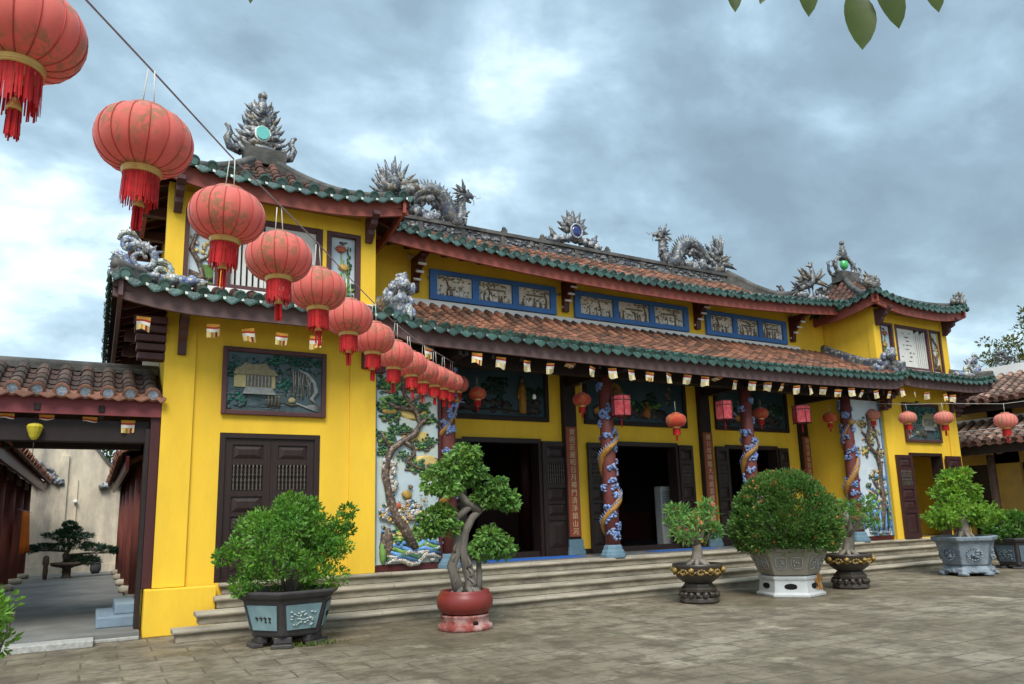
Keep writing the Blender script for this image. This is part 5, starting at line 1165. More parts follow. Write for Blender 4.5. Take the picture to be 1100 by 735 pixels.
def lantern_proto(body, ribs=16, r=.24, h=.315, cord=.25):
    t = thing('red_lantern', '', 'lantern')
    mb = MB(); prof = []
    for k in range(15):
        t_ = -1+2*k/14; s_ = math.sin(t_*math.pi/2)
        prof.append((r*(.36+.64*math.cos(t_*math.pi/2)**.92), h*.5*s_))
    n = ribs*6
    mb.lathe(prof, (0, 0, 0), n, 0, True, rmod=lambda j, z: 1-.030*(1-abs(math.sin(math.pi*(j % 6)/6)))**1.0*1.0, cap=False)
    mb.build('shade', body, t, True)
    mb = MB()
    for k in range(ribs):
        a = 2*math.pi*k/ribs; mb.tube([(p*.985*math.cos(a), p*.985*math.sin(a), z) for p, z in prof], .0035, 4, 0)
    mb.build('ribs', RIB, t, True)
    r0, z0 = prof[0]; r1, z1 = prof[-1]
    mb = MB(); mb.lathe([(r0+.004, z0+.012), (r0+.012, z0+.004), (r0+.012, z0-.012), (r0+.004, z0-.018), (r0+.010, z0-.024), (r0+.006, z0-.036), (r0-.008, z0-.036), (r0-.008, z0+.012)], (0, 0, 0), 28, 0, True, cap=False); mb.build('rim', GRIM, t, True)
    mb = MB(); mb.lathe([(r1+.004, z1-.012), (r1+.010, z1), (r1+.006, z1+.028), (r1-.006, z1+.03), (r1-.006, z1-.01)], (0, 0, 0), 28, 0, True, cap=False); mb.build('rim', [mat('copper_rim', (.36, .11, .05), .4, .2, 20, spec=.5)], t, True)
    mb = MB(); rr = random.Random(3); zt = z0-.030
    for k in range(70):
        a = 2*math.pi*k/70+rr.uniform(-.03, .03); l = .165*rr.uniform(.86, 1.08); q = r0+.002; w_ = .0042; dx, dy = -math.sin(a)*w_, math.cos(a)*w_; x, y = math.cos(a)*q, math.sin(a)*q; s_ = rr.uniform(-.012, .020); x2, y2 = x*(1+s_*2), y*(1+s_*2)
        e_ = rr.uniform(-.008, .008)
        mb.add([(x-dx, y-dy, zt), (x+dx, y+dy, zt), (x2+dx+dx*e_*50, y2+dy+dy*e_*50, zt-l*.6), (x2-dx+dx*e_*50, y2-dy+dy*e_*50, zt-l*.6), (x2*1.02+dx*.8, y2*1.02+dy*.8, zt-l), (x2*1.02-dx*.8, y2*1.02-dy*.8, zt-l)], [(0, 1, 2, 3), (3, 2, 4, 5)], 0)
    mb.build('fringe', FRN, t, True)
    mb = MB(); mb.tube([(0, 0, z0), (0, 0, zt-.12)], .004, 5, 0); mb.lathe([(.006, -.115), (.016, -.125), (.022, -.145), (.030, -.165), (.026, -.175)], (0, 0, zt), 12, 0); mb.build('tassel_bell', GRIM, t, True)
    mb = MB()
    for k in range(26):
        a = rr.uniform(0, 6.28); q = .024*math.sqrt(rr.random()); l = rr.uniform(.10, .135); mb.tube([(q*math.cos(a), q*math.sin(a), zt-.172), (q*1.15*math.cos(a), q*1.15*math.sin(a), zt-.172-l)], .004, 4, 0, False)
    mb.build('tassel', FRN, t, True)
    mb = MB()
    for s_ in (-1, 1): mb.tube([(s_*.030, 0, z1-.01), (s_*.016, 0, z1+cord)], .0035, 5, 0)
    mb.tube([(-.06, 0, z1+.01), (.0, 0, z1+.045), (.06, 0, z1+.01)], .003, 4, 0); mb.build('cord', CORD, t, True)
    t['_z1'] = z1+cord; return t
def lay(proto, p, k, label, group, tilt=.0, rz=0, first=[set()]):
    o = proto if id(proto) not in first[0] else copy_tree(proto)
    first[0].add(id(proto)); o.location = p; o.scale = (k, k, k); o.rotation_euler = (tilt, tilt*.5, rz); o['label'] = label; o['group'] = group; return o
big = lantern_proto(LANT); LANT3 = lantern_mat('lantern_faded_pink', (.78, .27, .21), (.45, .30, .16)); pale = lantern_proto(LANT3)
S1 = [(-.36, 3.12, 3.44), (.10, 3.75, 3.40), (.59, 4.49, 3.39), (1.04, 5.18, 3.42), (1.50, 5.87, 3.44), (1.98, 6.60, 3.44), (2.48, 7.36, 3.46), (3.03, 8.20, 3.50), (3.53, 8.96, 3.57), (4.03, 9.72, 3.65), (4.54, 10.49, 3.76), (4.99, 11.16, 3.85), (5.44, 11.85, 3.95), (5.88, 12.53, 4.06)]
S1L = ['largest faded red lantern on the long wire, cut off by the top left corner',
       'second red lantern on the long wire, hanging whole against the sky beside the tower roof',
       'third red lantern on the long wire, before the ceramic tree window of the tower',
       'fourth red lantern on the long wire, before the pierced white screen of the tower',
       'fifth red lantern on the long wire, above the eave tiles beside the lotus panel',
       'sixth red lantern on the long wire, over the fascia right above the landscape picture',
       'seventh red lantern on the long wire, against the right pilaster of the left tower',
       'eighth red lantern on the long wire, at the top left corner of the pine mural',
       'ninth red lantern on the long wire, below the white guardian lion',
       'tenth red lantern on the long wire, over the crown of the mural pine',
       'red lantern on the long wire, fourth from the porch end', 'red lantern on the long wire, third from the porch end',
       'red lantern on the long wire, last but one at the porch end',
       'last and farthest red lantern of the long wire, before the first dragon column']
lk = .49/.48
for k, (p, L_) in enumerate(zip(S1, S1L)):
    lay(big, p, lk*(.91 if k < 3 else .95 if k < 5 else .93), L_, 'red lanterns along the long wire', tilt=rnd.uniform(-.07, .07), rz=rnd.uniform(-.6, .6)+math.pi*(k % 2))
wire = [(-.75, 2.45, 3.93)]+[(x, y, z+.41*lk-.02) for x, y, z in S1]+[(6.0, 12.75, 4.62)]
mb = MB(); mb.tube(wire, .0055, 5, 0); tag(mb.build('lantern_wire', METAL), 'long grey wire carrying the string of lanterns up to the porch', 'wire')
S2 = [(18.03, 12.31, 3.96), (17.71, 11.14, 3.72), (17.42, 10.07, 3.57), (17.01, 8.52, 3.29)]
S2L = ['pale red lantern on the right hand wire in front of the blossom mural', 'pale red lantern before the green landscape picture, at its left side, on the right wire',
       'pale red lantern just right of the green landscape picture, on the right wire', 'pale red lantern on the right wire, hanging alone before the side hall']
for p, L_, s_ in zip(S2, S2L, (.80, .86, .86, .92)): lay(pale, p, s_*1.02, L_, 'red lanterns along the right hand wire', rnd.uniform(-.04, .04), rnd.uniform(0, 6))
mb = MB(); mb.tube([(17.9, 12.3, 4.5)]+[(x, y, z+.40*s_) for (x, y, z), s_ in zip(S2, (.80, .86, .86, .92))]+[(16.3, 5.6, 3.55)], .006, 5, 0)
tag(mb.build('lantern_wire', CORD), 'thin pale wire carrying four lanterns past the right tower', 'wire')
por = lantern_proto(LANT2, 12, .24, .31, .30)
for p, s_, L_ in (((6.36, 12.62, 3.92), .72, 'small orange red lantern hanging over the first doorway beside the end of the long wire'), ((8.70, 12.45, 3.90), .80, 'small orange red lantern hanging left of the second dragon column under the porch'),
                  ((10.70, 11.86, 3.47), .90, 'larger orange red lantern with gilt print midway between second and third dragon columns'), ((14.0, 12.5, 3.85), .78, 'orange red lantern hanging just right of the third dragon column'),
                  ((16.6, 12.55, 3.86), .76, 'orange red lantern hanging left of the fourth dragon column')):
    lay(por, p, s_, L_, 'orange lanterns under the porch', rnd.uniform(-.04, .04), rnd.uniform(0, 6))

# hexagonal cloth lanterns
HX = mat('pink_printed_cloth', (.46, .045, .060), .8, .25, 22, trans=.2, dirt=(.56, .17, .18), dscale=9, damt=.8); HXF = mat('hex_frame_black', (.03, .015, .015), .5)
def hexl():
    t = thing('hexagonal_lantern', '', 'lantern'); mb = MB(); r, h = .20, .21
    P = [(r*math.cos(R(60*k+10)), r*math.sin(R(60*k+10))) for k in range(6)]
    for k in range(6):
        a, b = P[k], P[(k+1) % 6]; mb.add([(a[0], a[1], -h), (b[0], b[1], -h), (b[0], b[1], h), (a[0], a[1], h)], [(0, 1, 2, 3)], 0)
    mb.build('shade', HX, t, True); mb = MB()
    for k in range(6):
        a, b = P[k], P[(k+1) % 6]; mb.tube([(a[0]*1.01, a[1]*1.01, -h-.03), (a[0]*1.01, a[1]*1.01, h+.03)], .009, 5)
        for z in (-h, h*.55, h): mb.tube([(a[0]*1.01, a[1]*1.01, z), (b[0]*1.01, b[1]*1.01, z)], .008, 5)
    mb.tube([(0, 0, h), (0, 0, h+.35)], .004, 4); mb.tube([(P[0][0], P[0][1], h), (0, 0, h+.12), (P[3][0], P[3][1], h)], .004, 4); mb.build('frame', HXF, t, True)
    mb = MB(); mb.tube([(0, 0, -h), (0, 0, -h-.10), (0, 0, -h-.24)], [.004, .015, .010], 6); mb.build('tassel', FRN, t, True); return t
hx = hexl()
for k, (p, L_) in enumerate((((9.36, 12.0, 3.74), 'pink hexagonal cloth lantern right of the second dragon column'), ((12.28, 12.0, 3.78), 'pink hexagonal cloth lantern left of the third dragon column'), ((14.84, 12.0, 3.80), 'pink hexagonal cloth lantern between the third and fourth dragon columns'))):
    o = hx if k == 0 else copy_tree(hx); o.location = p; o.rotation_euler = (0, 0, .5*k); o['label'] = L_; o['group'] = 'pink hexagonal lanterns'
# hanging bulb
b_ = thing('light_bulb', 'white light bulb hanging on a cord before the gold robed figure picture', 'light bulb', (7.82, 12.9, 3.99)); mb = MB(); mb.lathe([(.005, -.06), (.035, -.045), (.042, -.01), (.03, .03), (.02, .05)], (0, 0, 0), 12, 0); mb.build('bulb', mat('bulb_white', (.8, .8, .78), .3, .02), b_, True)
mb = MB(); mb.tube([(0, 0, .05), (0, 0, .55)], .006, 5); mb.build('cord', HXF, b_, True)
# yellow silk lantern in the gateway
yl = thing('silk_lantern', 'small yellow pointed silk lantern hanging under the gateway beam', 'lantern', (-.81, 12.35, 2.92)); mb = MB()
mb.lathe([(.05, .115), (.085, .105), (.105, .07), (.085, 0), (.055, -.08), (.03, -.115)], (0, 0, 0), 12, 0, False, cap=False); mb.build('shade', mat('yellow_silk', (.60, .50, .04), .6, .1, trans=.25), yl, True)
mb = MB(); mb.lathe([(.05, .118), (.03, .135), (.01, .14)], (0, 0, 0), 10, 0); mb.tube([(0, 0, .14), (0, 0, .28)], .004, 4); mb.lathe([(.032, -.112), (.03, -.125), (.012, -.14)], (0, 0, 0), 10, 0); mb.tube([(0, 0, -.13), (0, 0, -.36)], [.008, .003], 5); mb.build('fittings', DKW, yl, True)

# ------------------------------------------------------------------ little striped flags
FO = ['red', 'orange', 'yellow', 'white', 'blue']; FMATS = [FLAGM[k] for k in FO]
def flag_mesh(kind, seed):
    rr = random.Random(seed); mb = MB(); w_, h = .19, .20; ph = rr.uniform(0, 6)
    if kind == 0: bands = [(.0, .22, 1), (.22, .36, 0), (.36, .60, 3), (.60, 1.0, 2)]
    else: bands = [(0, .14, 1), (.14, .28, 0), (.28, .52, 3), (.52, 1.0, 2)]
    def pt(u, v): return (w_*(u-.5)*(1-.10*v*math.sin(ph)**2), .030*math.sin(5*u+3*v+ph)*v*.7+.02*v, -h*v*(1+.08*math.sin(3*u+ph*2))+.012*math.sin(6*u+ph)*v)
    for a, b, mi in bands:
        for i in range(6):
            u0, u1 = i/6, (i+1)/6; m_ = mi
            if kind == 0 and a == .60: m_ = (2, 2, 1, 2, 0, 2)[i]
            if kind == 1 and a == .52: m_ = (2, 3, 2, 2, 3, 2)[i]
            mb.add([pt(u0, a), pt(u1, a), pt(u1, b), pt(u0, b)], [(0, 1, 2, 3)], m_)
    return mb
FX = [(.45, 4.55), (1.39, 4.54), (1.89, 4.52), (2.41, 4.50), (2.95, 4.51), (3.88, 4.50), (4.39, 4.48), (4.9, 4.48), (5.84, 4.47), (6.35, 4.44), (6.9, 4.42), (7.4, 4.40), (7.87, 4.44), (8.39, 4.41), (8.87, 4.42), (9.34, 4.42), (9.84, 4.41), (10.34, 4.42), (10.86, 4.42), (11.36, 4.42), (11.81, 4.44), (12.28, 4.40), (12.8, 4.41), (13.31, 4.42), (13.77, 4.42), (14.24, 4.40), (14.73, 4.43), (15.23, 4.43), (15.74, 4.40), (16.25, 4.47), (16.67, 4.44), (17.2, 4.46), (17.77, 4.48), (18.31, 4.58), (18.91, 4.57), (19.44, 4.56), (20.21, 4.54), (20.6, 4.54)]
FP = [flag_mesh(0, k).build('striped_flag', FMATS, bev=0) for k in range(6)]+[flag_mesh(1, 9+k).build('striped_flag', FMATS) for k in range(7)]
used = set()
def put_flag(src, p, rot, L_, g_):
    o = src if src.name not in used else src.copy()
    if src.name in used: col.objects.link(o)
    used.add(src.name); o.location = p; o.rotation_euler = rot; tag(o, L_, 'flag', g_)
for k, (x, z) in enumerate(FX):
    fold = k in (12, 20)
    wh = 'under the left tower eave' if k < 7 else 'under the porch eave' if k < 34 else 'under the right tower eave'
    put_flag(FP[(k*7+k//3) % 6 if k < 8 else 6+(k*3 % 7) if k % 4 else k % 6], (x, 11.58+rnd.uniform(-.02, .02), z), (R(70) if fold else rnd.uniform(-.2, .35), rnd.uniform(-.12, .12)*(2 if k > 30 else 1), rnd.uniform(-.4, .4)),
             'small striped flag %s, %s from the left along the eave' % (wh, ORD[k]), 'striped flags under the long eave')
for k, (x, z) in enumerate(((-1.16, 3.17), (-.68, 3.17), (-.14, 3.16), (.36, 3.13))):
    put_flag(FP[k % 6], (x, 12.36, z), (R(38) if k < 3 else .1, 0, rnd.uniform(-.1, .1)), 'striped flag under the gateway fascia, %s from the left of the alley opening' % ORD[k], 'striped flags under the gateway')

# ------------------------------------------------------------------ plants
def leaf_mat(name, c, isl=.45, tr=.35, dirt=None, rough=.45): return mat(name, c, rough, .3, 3, island=isl, trans=tr, spec=.35, dirt=dirt or (c[0]*2.1, c[1]*1.5, c[2]*1.1), dscale=2.6, damt=.7)
def leaves(mb, pts, rr, size, asp=.5, outward=None, droop=.0, up=.4, mi=0, fold=.25, jit=.35):
    for p, d in pts:
        d = Vector(d)+Vector((rr.gauss(0, jit), rr.gauss(0, jit), up+rr.gauss(0, jit)-droop))
        if d.length < 1e-3: continue
        d.normalize(); s_ = size*rr.uniform(.65, 1.3); a = d.cross(Vector((rr.gauss(0, 1), rr.gauss(0, 1), rr.gauss(0, 1)))).normalized(); n = d.cross(a); p = Vector(p); w_ = s_*asp*.5
        mb.add([p, p+d*s_*.45+a*w_+n*(w_*fold), p+d*s_-n*(.15*s_*droop), p+d*s_*.45-a*w_+n*(w_*fold)], [(0, 1, 2), (0, 2, 3)], mi)
def clump(c, r, n, rr, shell=.45):
    out = []
    for k in range(n):
        d = Vector((rr.gauss(0, 1), rr.gauss(0, 1), rr.gauss(0, 1))).normalized(); q = (shell+(1-shell)*rr.random()**.5)
        out.append((Vector(c)+Vector((d.x*r[0], d.y*r[1], d.z*r[2]))*q, d))
    return out
SOIL = mat('dark_soil', (.035, .028, .02), .95, .4, 20)

# hexagonal pot with the large bush ---------------------------------------------------------
def hexpot(loc, label, R0, R1, H, foot, body, pan, relief, rz, panels=True):
    t = thing('plant_pot', label, 'plant pot', loc, rz); mb = MB()
    mb.lathe([(R1, foot), (R1+.02, foot+.03), (R0-.05, H-.11), (R0+.02, H-.08), (R0+.05, H-.03), (R0+.05, H), (R0-.05, H), (R0-.08, H-.07), (.02, H-.075)], (0, 0, 0), 6, 0, False)
    mb.build('body', body, t, True, bev=.012)
    mb = MB()
    for k in range(6):
        a = R(60*k); c, s_ = math.cos(a), math.sin(a); rr = R1*.93
        for dz0, dz1, q in ((0, .05, 1.10), (.05, foot, .92)): mb.obox((rr*c*q*.93, rr*s_*q*.93, (dz0+dz1)/2), Vector((c, s_, 0))*.06*q, Vector((-s_, c, 0))*.12*q, (0, 0, (dz1-dz0)/2-.001), 0)
    mb.build('feet', body, t, True, bev=.01)
    if panels:
        for k in range(6):
            a = R(60*k+30); n = Vector((math.cos(a), math.sin(a), 0)); u = Vector((-n.y, n.x, 0)); z0, z1 = foot+.09, H-.17; mb = MB()
            f0 = (R1+.02+(R0-.07-R1)*(z0-foot)/(H-.11-foot)); f1 = (R1+.02+(R0-.07-R1)*(z1-foot)/(H-.11-foot)); ap = math.cos(R(30)); w0, w1 = f0*.37, f1*.40
            b = [n*(f0*ap+.004)-u*w0+Vector((0, 0, z0)), n*(f0*ap+.004)+u*w0+Vector((0, 0, z0)), n*(f1*ap+.004)+u*w1+Vector((0, 0, z1)), n*(f1*ap+.004)-u*w1+Vector((0, 0, z1))]
            o_ = [v+n*.012 for v in b]; mb.add(b+o_, [(4, 5, 6, 7), (0, 1, 5, 4), (1, 2, 6, 5), (2, 3, 7, 6), (3, 0, 4, 7)], 0)
            Q = lambda s_, v: (o_[0]*(1-s_)+o_[1]*s_)*(1-v)+(o_[3]*(1-s_)+o_[2]*s_)*v+n*.004
            rr = random.Random(k+int(H*100))
            if k % 2 == 0:
                mb.tube([Q(.3, .15), Q(.45, .35), Q(.40, .55), Q(.55, .75)], [.014, .012, .009, .005], 5, 1); mb.tube([Q(.45, .35), Q(.65, .42), Q(.8, .38)], [.010, .008, .005], 5, 1); mb.tube([Q(.42, .5), Q(.25, .6)], [.009, .005], 5, 1)
                for q in range(24): mb.blob(Q(rr.uniform(.15, .85), rr.uniform(.12, .72)), (.020, .020, .012), .5, 6, 4, 1, seed=q)
            else:
                for q in range(4):
                    x_ = .26+.16*q; v_ = .55; mb.tube([Q(x_, v_), Q(x_+.02, v_-.16)], .008, 4, 2); mb.tube([Q(x_-.05, v_-.05), Q(x_+.06, v_-.06)], .007, 4, 2)
                    if q > 1: mb.tube([Q(x_-.03, v_-.20), Q(x_+.05, v_-.22)], .008, 4, 2)
            mb.build('panel', [pan, relief, DKB], t, True)
    mb = MB(); mb.lathe([(R0-.09, H-.069), (.01, H-.045)], (0, 0, 0), 6, 0, False); mb.build('soil', SOIL, t, True)
    return t
POTB = mat('pot_brown_glaze', (.050, .044, .044), .5, .3, 6, .1, spec=.4); CELD = mat('celadon_panel', (.20, .30, .31), .5, .2, 5, dirt=(.10, .17, .22), dscale=3)
hexpot((2.33, 10.28, 0), 'brown hexagonal pot with pale blue relief panels in front of the left tower', .66, .46, .70, .13, POTB, CELD, mat('celadon_relief', (.36, .43, .40), .5, .2), R(8))
LG1 = leaf_mat('bush_leaf', (.090, .235, .030), .6, .38); BARKM = mat('bark_grey', (.13, .105, .085), .9, .35, 12, .5, 20, dirt=(.07, .055, .045), stretch=(1, 1, .4))
def wood(name, br, parent, m_=BARKM, seed=0):
    mb = MB()
    for pts, r0, r1 in br:
        n = len(pts); mb.tube(pts, [r0+(r1-r0)*i/(n-1) for i in range(n)], 8, 0)
    return mb.build(name, m_, parent, True)
pl = thing('bush', 'dense bright green bush growing from the brown hexagonal pot', 'bush', (2.33, 10.28, .65)); pl.scale = (.94, .94, .95); rr = random.Random(11); mb = MB()
br = []
for k in range(16):
    a = rr.uniform(0, 6.28); q = rr.uniform(.3, .8); br.append(([(.05*math.cos(a), .05*math.sin(a), -.06), (.2*q*math.cos(a), .2*q*math.sin(a), .25), (q*math.cos(a), q*.8*math.sin(a), rr.uniform(.5, 1.0))], .025, .008))
wood('stems', br, pl)
cl = []
for k in range(64):
    a = rr.uniform(0, 6.28); z = rr.uniform(.12, 1.12); q = .80*math.sqrt(max(.05, 1-((z-.50)/.72)**2))*rr.uniform(.55, 1.0)
    cl.append(((q*math.cos(a)-.03, q*.85*math.sin(a), z), rr.uniform(.13, .22)))
cl += [((.72, -.1, .95), .14), ((.80, -.1, 1.10), .12), ((.66, -.05, .82), .15), ((.84, 0, .82), .11), ((-.92, -.1, .52), .13), ((-.80, -.1, .62), .15), ((-.70, -.2, .10), .12), ((.12, 0, 1.22), .15), ((-.1, .0, 1.2), .15), ((.0, .05, 1.28), .12), ((.28, 0, 1.18), .13)]
for c, r in cl: leaves(mb, clump(c, (r, r, r*.85), 190, rr, .25), rr, .058, .52, up=.3)
mb.build('foliage', LG1, pl, True)

# red round pot with the trained tree -----------------------------------------------------
RP = mat('red_glazed_pot', (.21, .030, .024), .38, .12, 6, spec=.45, dirt=(.14, .025, .02), dscale=3); RPO = mat('worn_red_stand', (.23, .045, .035), .7, .3, 8, dirt=(.50, .38, .34), dscale=4.5, damt=.85)
t = thing('pot_stand', 'chipped red ring stand under the red bowl pot', 'pot stand', (4.71, 9.87, 0)); mb = MB()
mb.lathe([(.385, 0), (.39, .03), (.385, .07), (.345, .085), (.335, .12), (.345, .18), (.36, .205), (.30, .21)], (0, 0, 0), 36); mb.build('ring', RPO, t, True)
mb = MB(); mb.blob((0, -.34, .11), (.045, .02, .03), .1, 8, 6); mb.build('hole', VOID, t, True)  # near-black lump painted as the shade of a hole
t = thing('plant_pot', 'smooth red glazed bowl pot on a chipped ring, holding the twisted tree', 'plant pot', (4.71, 9.87, .21)); mb = MB()
mb.lathe([(.27, .0), (.34, .025), (.395, .10), (.405, .18), (.39, .25), (.35, .305), (.35, .325), (.31, .325), (.30, .28), (.01, .285)], (0, 0, 0), 40); mb.build('bowl', RP, t, True)
mb = MB(); mb.lathe([(.30, .283), (.01, .31)], (0, 0, 0), 20); mb.build('soil', SOIL, t, True)
tr = thing('bonsai_tree', 'tall trained tree with twisted grey trunk and drooping leaf pads in the red pot', 'tree', (4.71, 9.87, .50)); rr = random.Random(5)
TRK = mat('bonsai_trunk_grey', (.125, .108, .088), .85, .4, 10, .7, 16, dirt=(.21, .19, .165), dscale=4, damt=.6, stretch=(1, 1, .35))
wood('trunk', [([(-.08, 0, -.05), (-.14, 0, .18), (-.20, 0, .38), (-.12, 0, .55), (-.10, 0, .72), (-.13, 0, .88), (-.12, 0, 1.05)], .088, .055), ([(.05, 0, -.05), (.10, 0, .15), (.03, 0, .40), (-.03, 0, .62), (.02, 0, .85), (.14, 0, 1.05), (.30, 0, 1.18), (.38, 0, 1.30)], .100, .040),
                ([(.22, .02, -.04), (.25, .02, .2), (.24, .02, .42), (.26, .02, .6)], .055, .03), ([(-.12, 0, 1.05), (-.02, 0, 1.12), (.10, 0, 1.20), (.16, 0, 1.28)], .06, .04), ([(.25, 0, 1.15), (.05, 0, 1.28), (-.08, 0, 1.42), (-.14, 0, 1.52), (-.05, 0, 1.70)], .07, .03),
                ([(-.11, 0, .95), (-.25, 0, 1.02), (-.38, 0, 1.05)], .03, .012), ([(.26, .02, .55), (.38, 0, .68), (.50, 0, .75)], .03, .012), ([(-.1, 0, 1.4), (-.3, 0, 1.5)], .03, .012)]
     +[([(-.16+.03*math.sin(3*k), -.03, .1+.15*k), (-.18+.05*math.sin(2*k), -.07, .17+.15*k), (-.13, -.04, .25+.15*k)], .022, .012) for k in range(4)]
     +[([(.06-.02*k, -.05, .05+.14*k), (.10-.03*k, -.12, .13+.14*k), (.02, -.06, .22+.14*k)], .026, .014) for k in range(3)]
     +[([(x_*.5, y_*.5, .06), (x_, y_, -.01), (x_*1.5, y_*1.5, -.045)], .045, .02) for x_, y_ in ((-.16, -.1), (.14, -.13), (.02, -.17), (-.2, .02), (.22, -.05), (.08, .15))], tr, TRK)
LG2 = leaf_mat('bonsai_leaf', (.105, .235, .048), .5, .35); mb = MB()
pads = [(-.05, 0, 1.86, .30, .15, 1), (-.22, 0, 1.74, .30, .12, 1), (.12, 0, 1.74, .27, .12, 1), (.0, -.1, 2.0, .22, .12, 1), (-.40, 0, 1.56, .25, .14, 1), (-.30, -.1, 1.48, .20, .10, 1), (.05, .1, 1.62, .22, .1, .8),
        (.46, 0, 1.44, .27, .15, 1), (.62, 0, 1.34, .28, .13, 1), (.34, 0, 1.32, .2, .11, .8), (.74, -.05, 1.24, .16, .08, .7), (.52, -.1, 1.56, .16, .08, .6), (-.42, 0, 1.06, .26, .14, 1), (-.55, 0, .94, .20, .12, .8), (-.24, -.05, .94, .18, .11, .7), (-.36, 0, 1.18, .17, .08, .6),
        (.42, 0, .72, .26, .14, 1), (.58, 0, .60, .25, .13, 1), (.28, -.05, .58, .2, .12, .8), (.50, .1, .80, .2, .1, .8)]
for x, y, z, r, h, k in pads: leaves(mb, clump((x, y, z), (r, r*.8, h), int(225*k), rr, .3), rr, .086, .74, up=.05, droop=.55, jit=.5, fold=.4)
mb.build('foliage', LG2, tr, True)

# two black and gilt carved pots with desert roses -------------------------------------------------
BLK = mat('pot_black_lacquer', (.045, .036, .028), .4, .3, 8, spec=.5); GLT = mat('pot_tarnished_gilt', (.30, .19, .045), .45, .4, 12, spec=.5, metal=.2, dirt=(.07, .05, .03), dscale=5)
def carved(loc, label, sl, k):
    t = thing('pot_stand', sl, 'pot stand', loc); mb = MB()
    mb.lathe([(.31, 0), (.34, .03), (.33, .09), (.27, .12), (.26, .15), (.30, .20), (.31, .25), (.26, .29), (.24, .33)], (0, 0, 0), 8, 0, False)
    for q in range(16): a = R(22.5*q); mb.blob((.31*math.cos(a), .31*math.sin(a), .15), (.05, .05, .05), .5, 7, 5, 0, seed=q)
    mb.build('body', BLK, t, True, bev=.01)
    t = thing('plant_pot', label, 'plant pot', (loc[0], loc[1], .33)); mb = MB()
    mb.lathe([(.22, 0), (.27, .03), (.36, .10), (.40, .19), (.41, .26), (.43, .29), (.43, .33), (.36, .33), (.35, .29), (.01, .295)], (0, 0, 0), 32); mb.build('bowl', BLK, t, True)
    mb = MB()
    for q in range(8):
        a = R(45*q+10); c, s_ = math.cos(a), math.sin(a)
        for j in range(9): b = j*.7; mb.blob((.40*c-s_*.075*math.cos(b)*(1-j/14), .40*s_+c*.075*math.cos(b)*(1-j/14), .19+.055*math.sin(b)*(1-j/14)), .024, .3, 6, 4, 0, seed=j)
        mb.tube([(.405*math.cos(a+d), .405*math.sin(a+d), .15+.05*abs(math.sin(d*8))) for d in (.2, .3, .4, .5, .6)], .018, 6, 0)
        mb.blob((.44*math.cos(a+.39), .44*math.sin(a+.39), .23), (.05, .05, .045), .4, 8, 6, 0, seed=q)
    mb.build('gilt_relief', GLT, t, True)
DRB = mat('caudex_grey', (.22, .19, .155), .8, .3, 10, .5, 20); LG3 = leaf_mat('desert_rose_leaf', (.12, .26, .06), .4, .38); FLW = mat('pink_flower', (.62, .16, .12), .6, .3, 8, island=.5, trans=.3)
def drose(loc, label, seed, kind):
    rr = random.Random(seed); t = thing('desert_rose', label, 'plant', loc)
    br = []
    for k in range(7): a = R(51*k+20); br.append(([(0, 0, .12), (.12*math.cos(a), .12*math.sin(a), .06), (.24*math.cos(a), .24*math.sin(a), -.03)], .055, .03))
    br.append(([(0, 0, -.05), (0, 0, .10), (.03, 0, .25), (.02, 0, .38)], .12, .07)); tips = []
    for k in range(9):
        a = R(40*k); q = rr.uniform(.25, .62); z = rr.uniform(.58, .95); p = (q*math.cos(a), q*.8*math.sin(a), z); tips.append(p); br.append(([(.02, 0, .34), (.4*p[0], .4*p[1], .50), (.75*p[0], .75*p[1], z-.16), p], .045, .013))
    if kind: br.append(([(0, 0, .0), (.10, 0, .35), (.12, 0, .62), (.02, 0, .85)], .12, .05))
    wood('trunk', br, t, DRB); mb = MB(); mf = MB()
    for p in tips:
        for k in range(4):
            c = (p[0]+rr.gauss(0, .09), p[1]+rr.gauss(0, .09), p[2]+rr.gauss(0, .08)); leaves(mb, clump(c, (.11, .11, .08), 52, rr, .2), rr, .095, .34, up=.5)
        for k in range(3):
            c = Vector((p[0]+rr.gauss(0, .07), p[1]-.05+rr.gauss(0, .07), p[2]+.02+rr.gauss(0, .06)))
            for q in range(5): a = R(72*q); d = Vector((math.cos(a), -.6, math.sin(a))); leaves(mf, [(c, d)], rr, .045, .8, up=0, jit=.1)
    mb.build('foliage', LG3, t, True); mf.build('flowers', FLW, t, True)
carved((9.24, 9.95, 0), 'black carved pot with gilt relief left of the round flowering shrub', 'black carved stand under the gilt pot left of the dome shaped shrub', 0)
drose((9.24, 9.95, .62), 'small desert rose with pale leaves and pink flowers left of the dome shaped shrub', 31, 0)
carved((12.94, 9.70, 0), 'black carved pot with gilt relief right of the round flowering shrub', 'black carved stand under the gilt pot right of the dome shaped shrub', 1)
drose((12.94, 9.70, .62), 'leaning desert rose with bare grey trunk and pink flowers right of the dome shaped shrub', 47, 1)

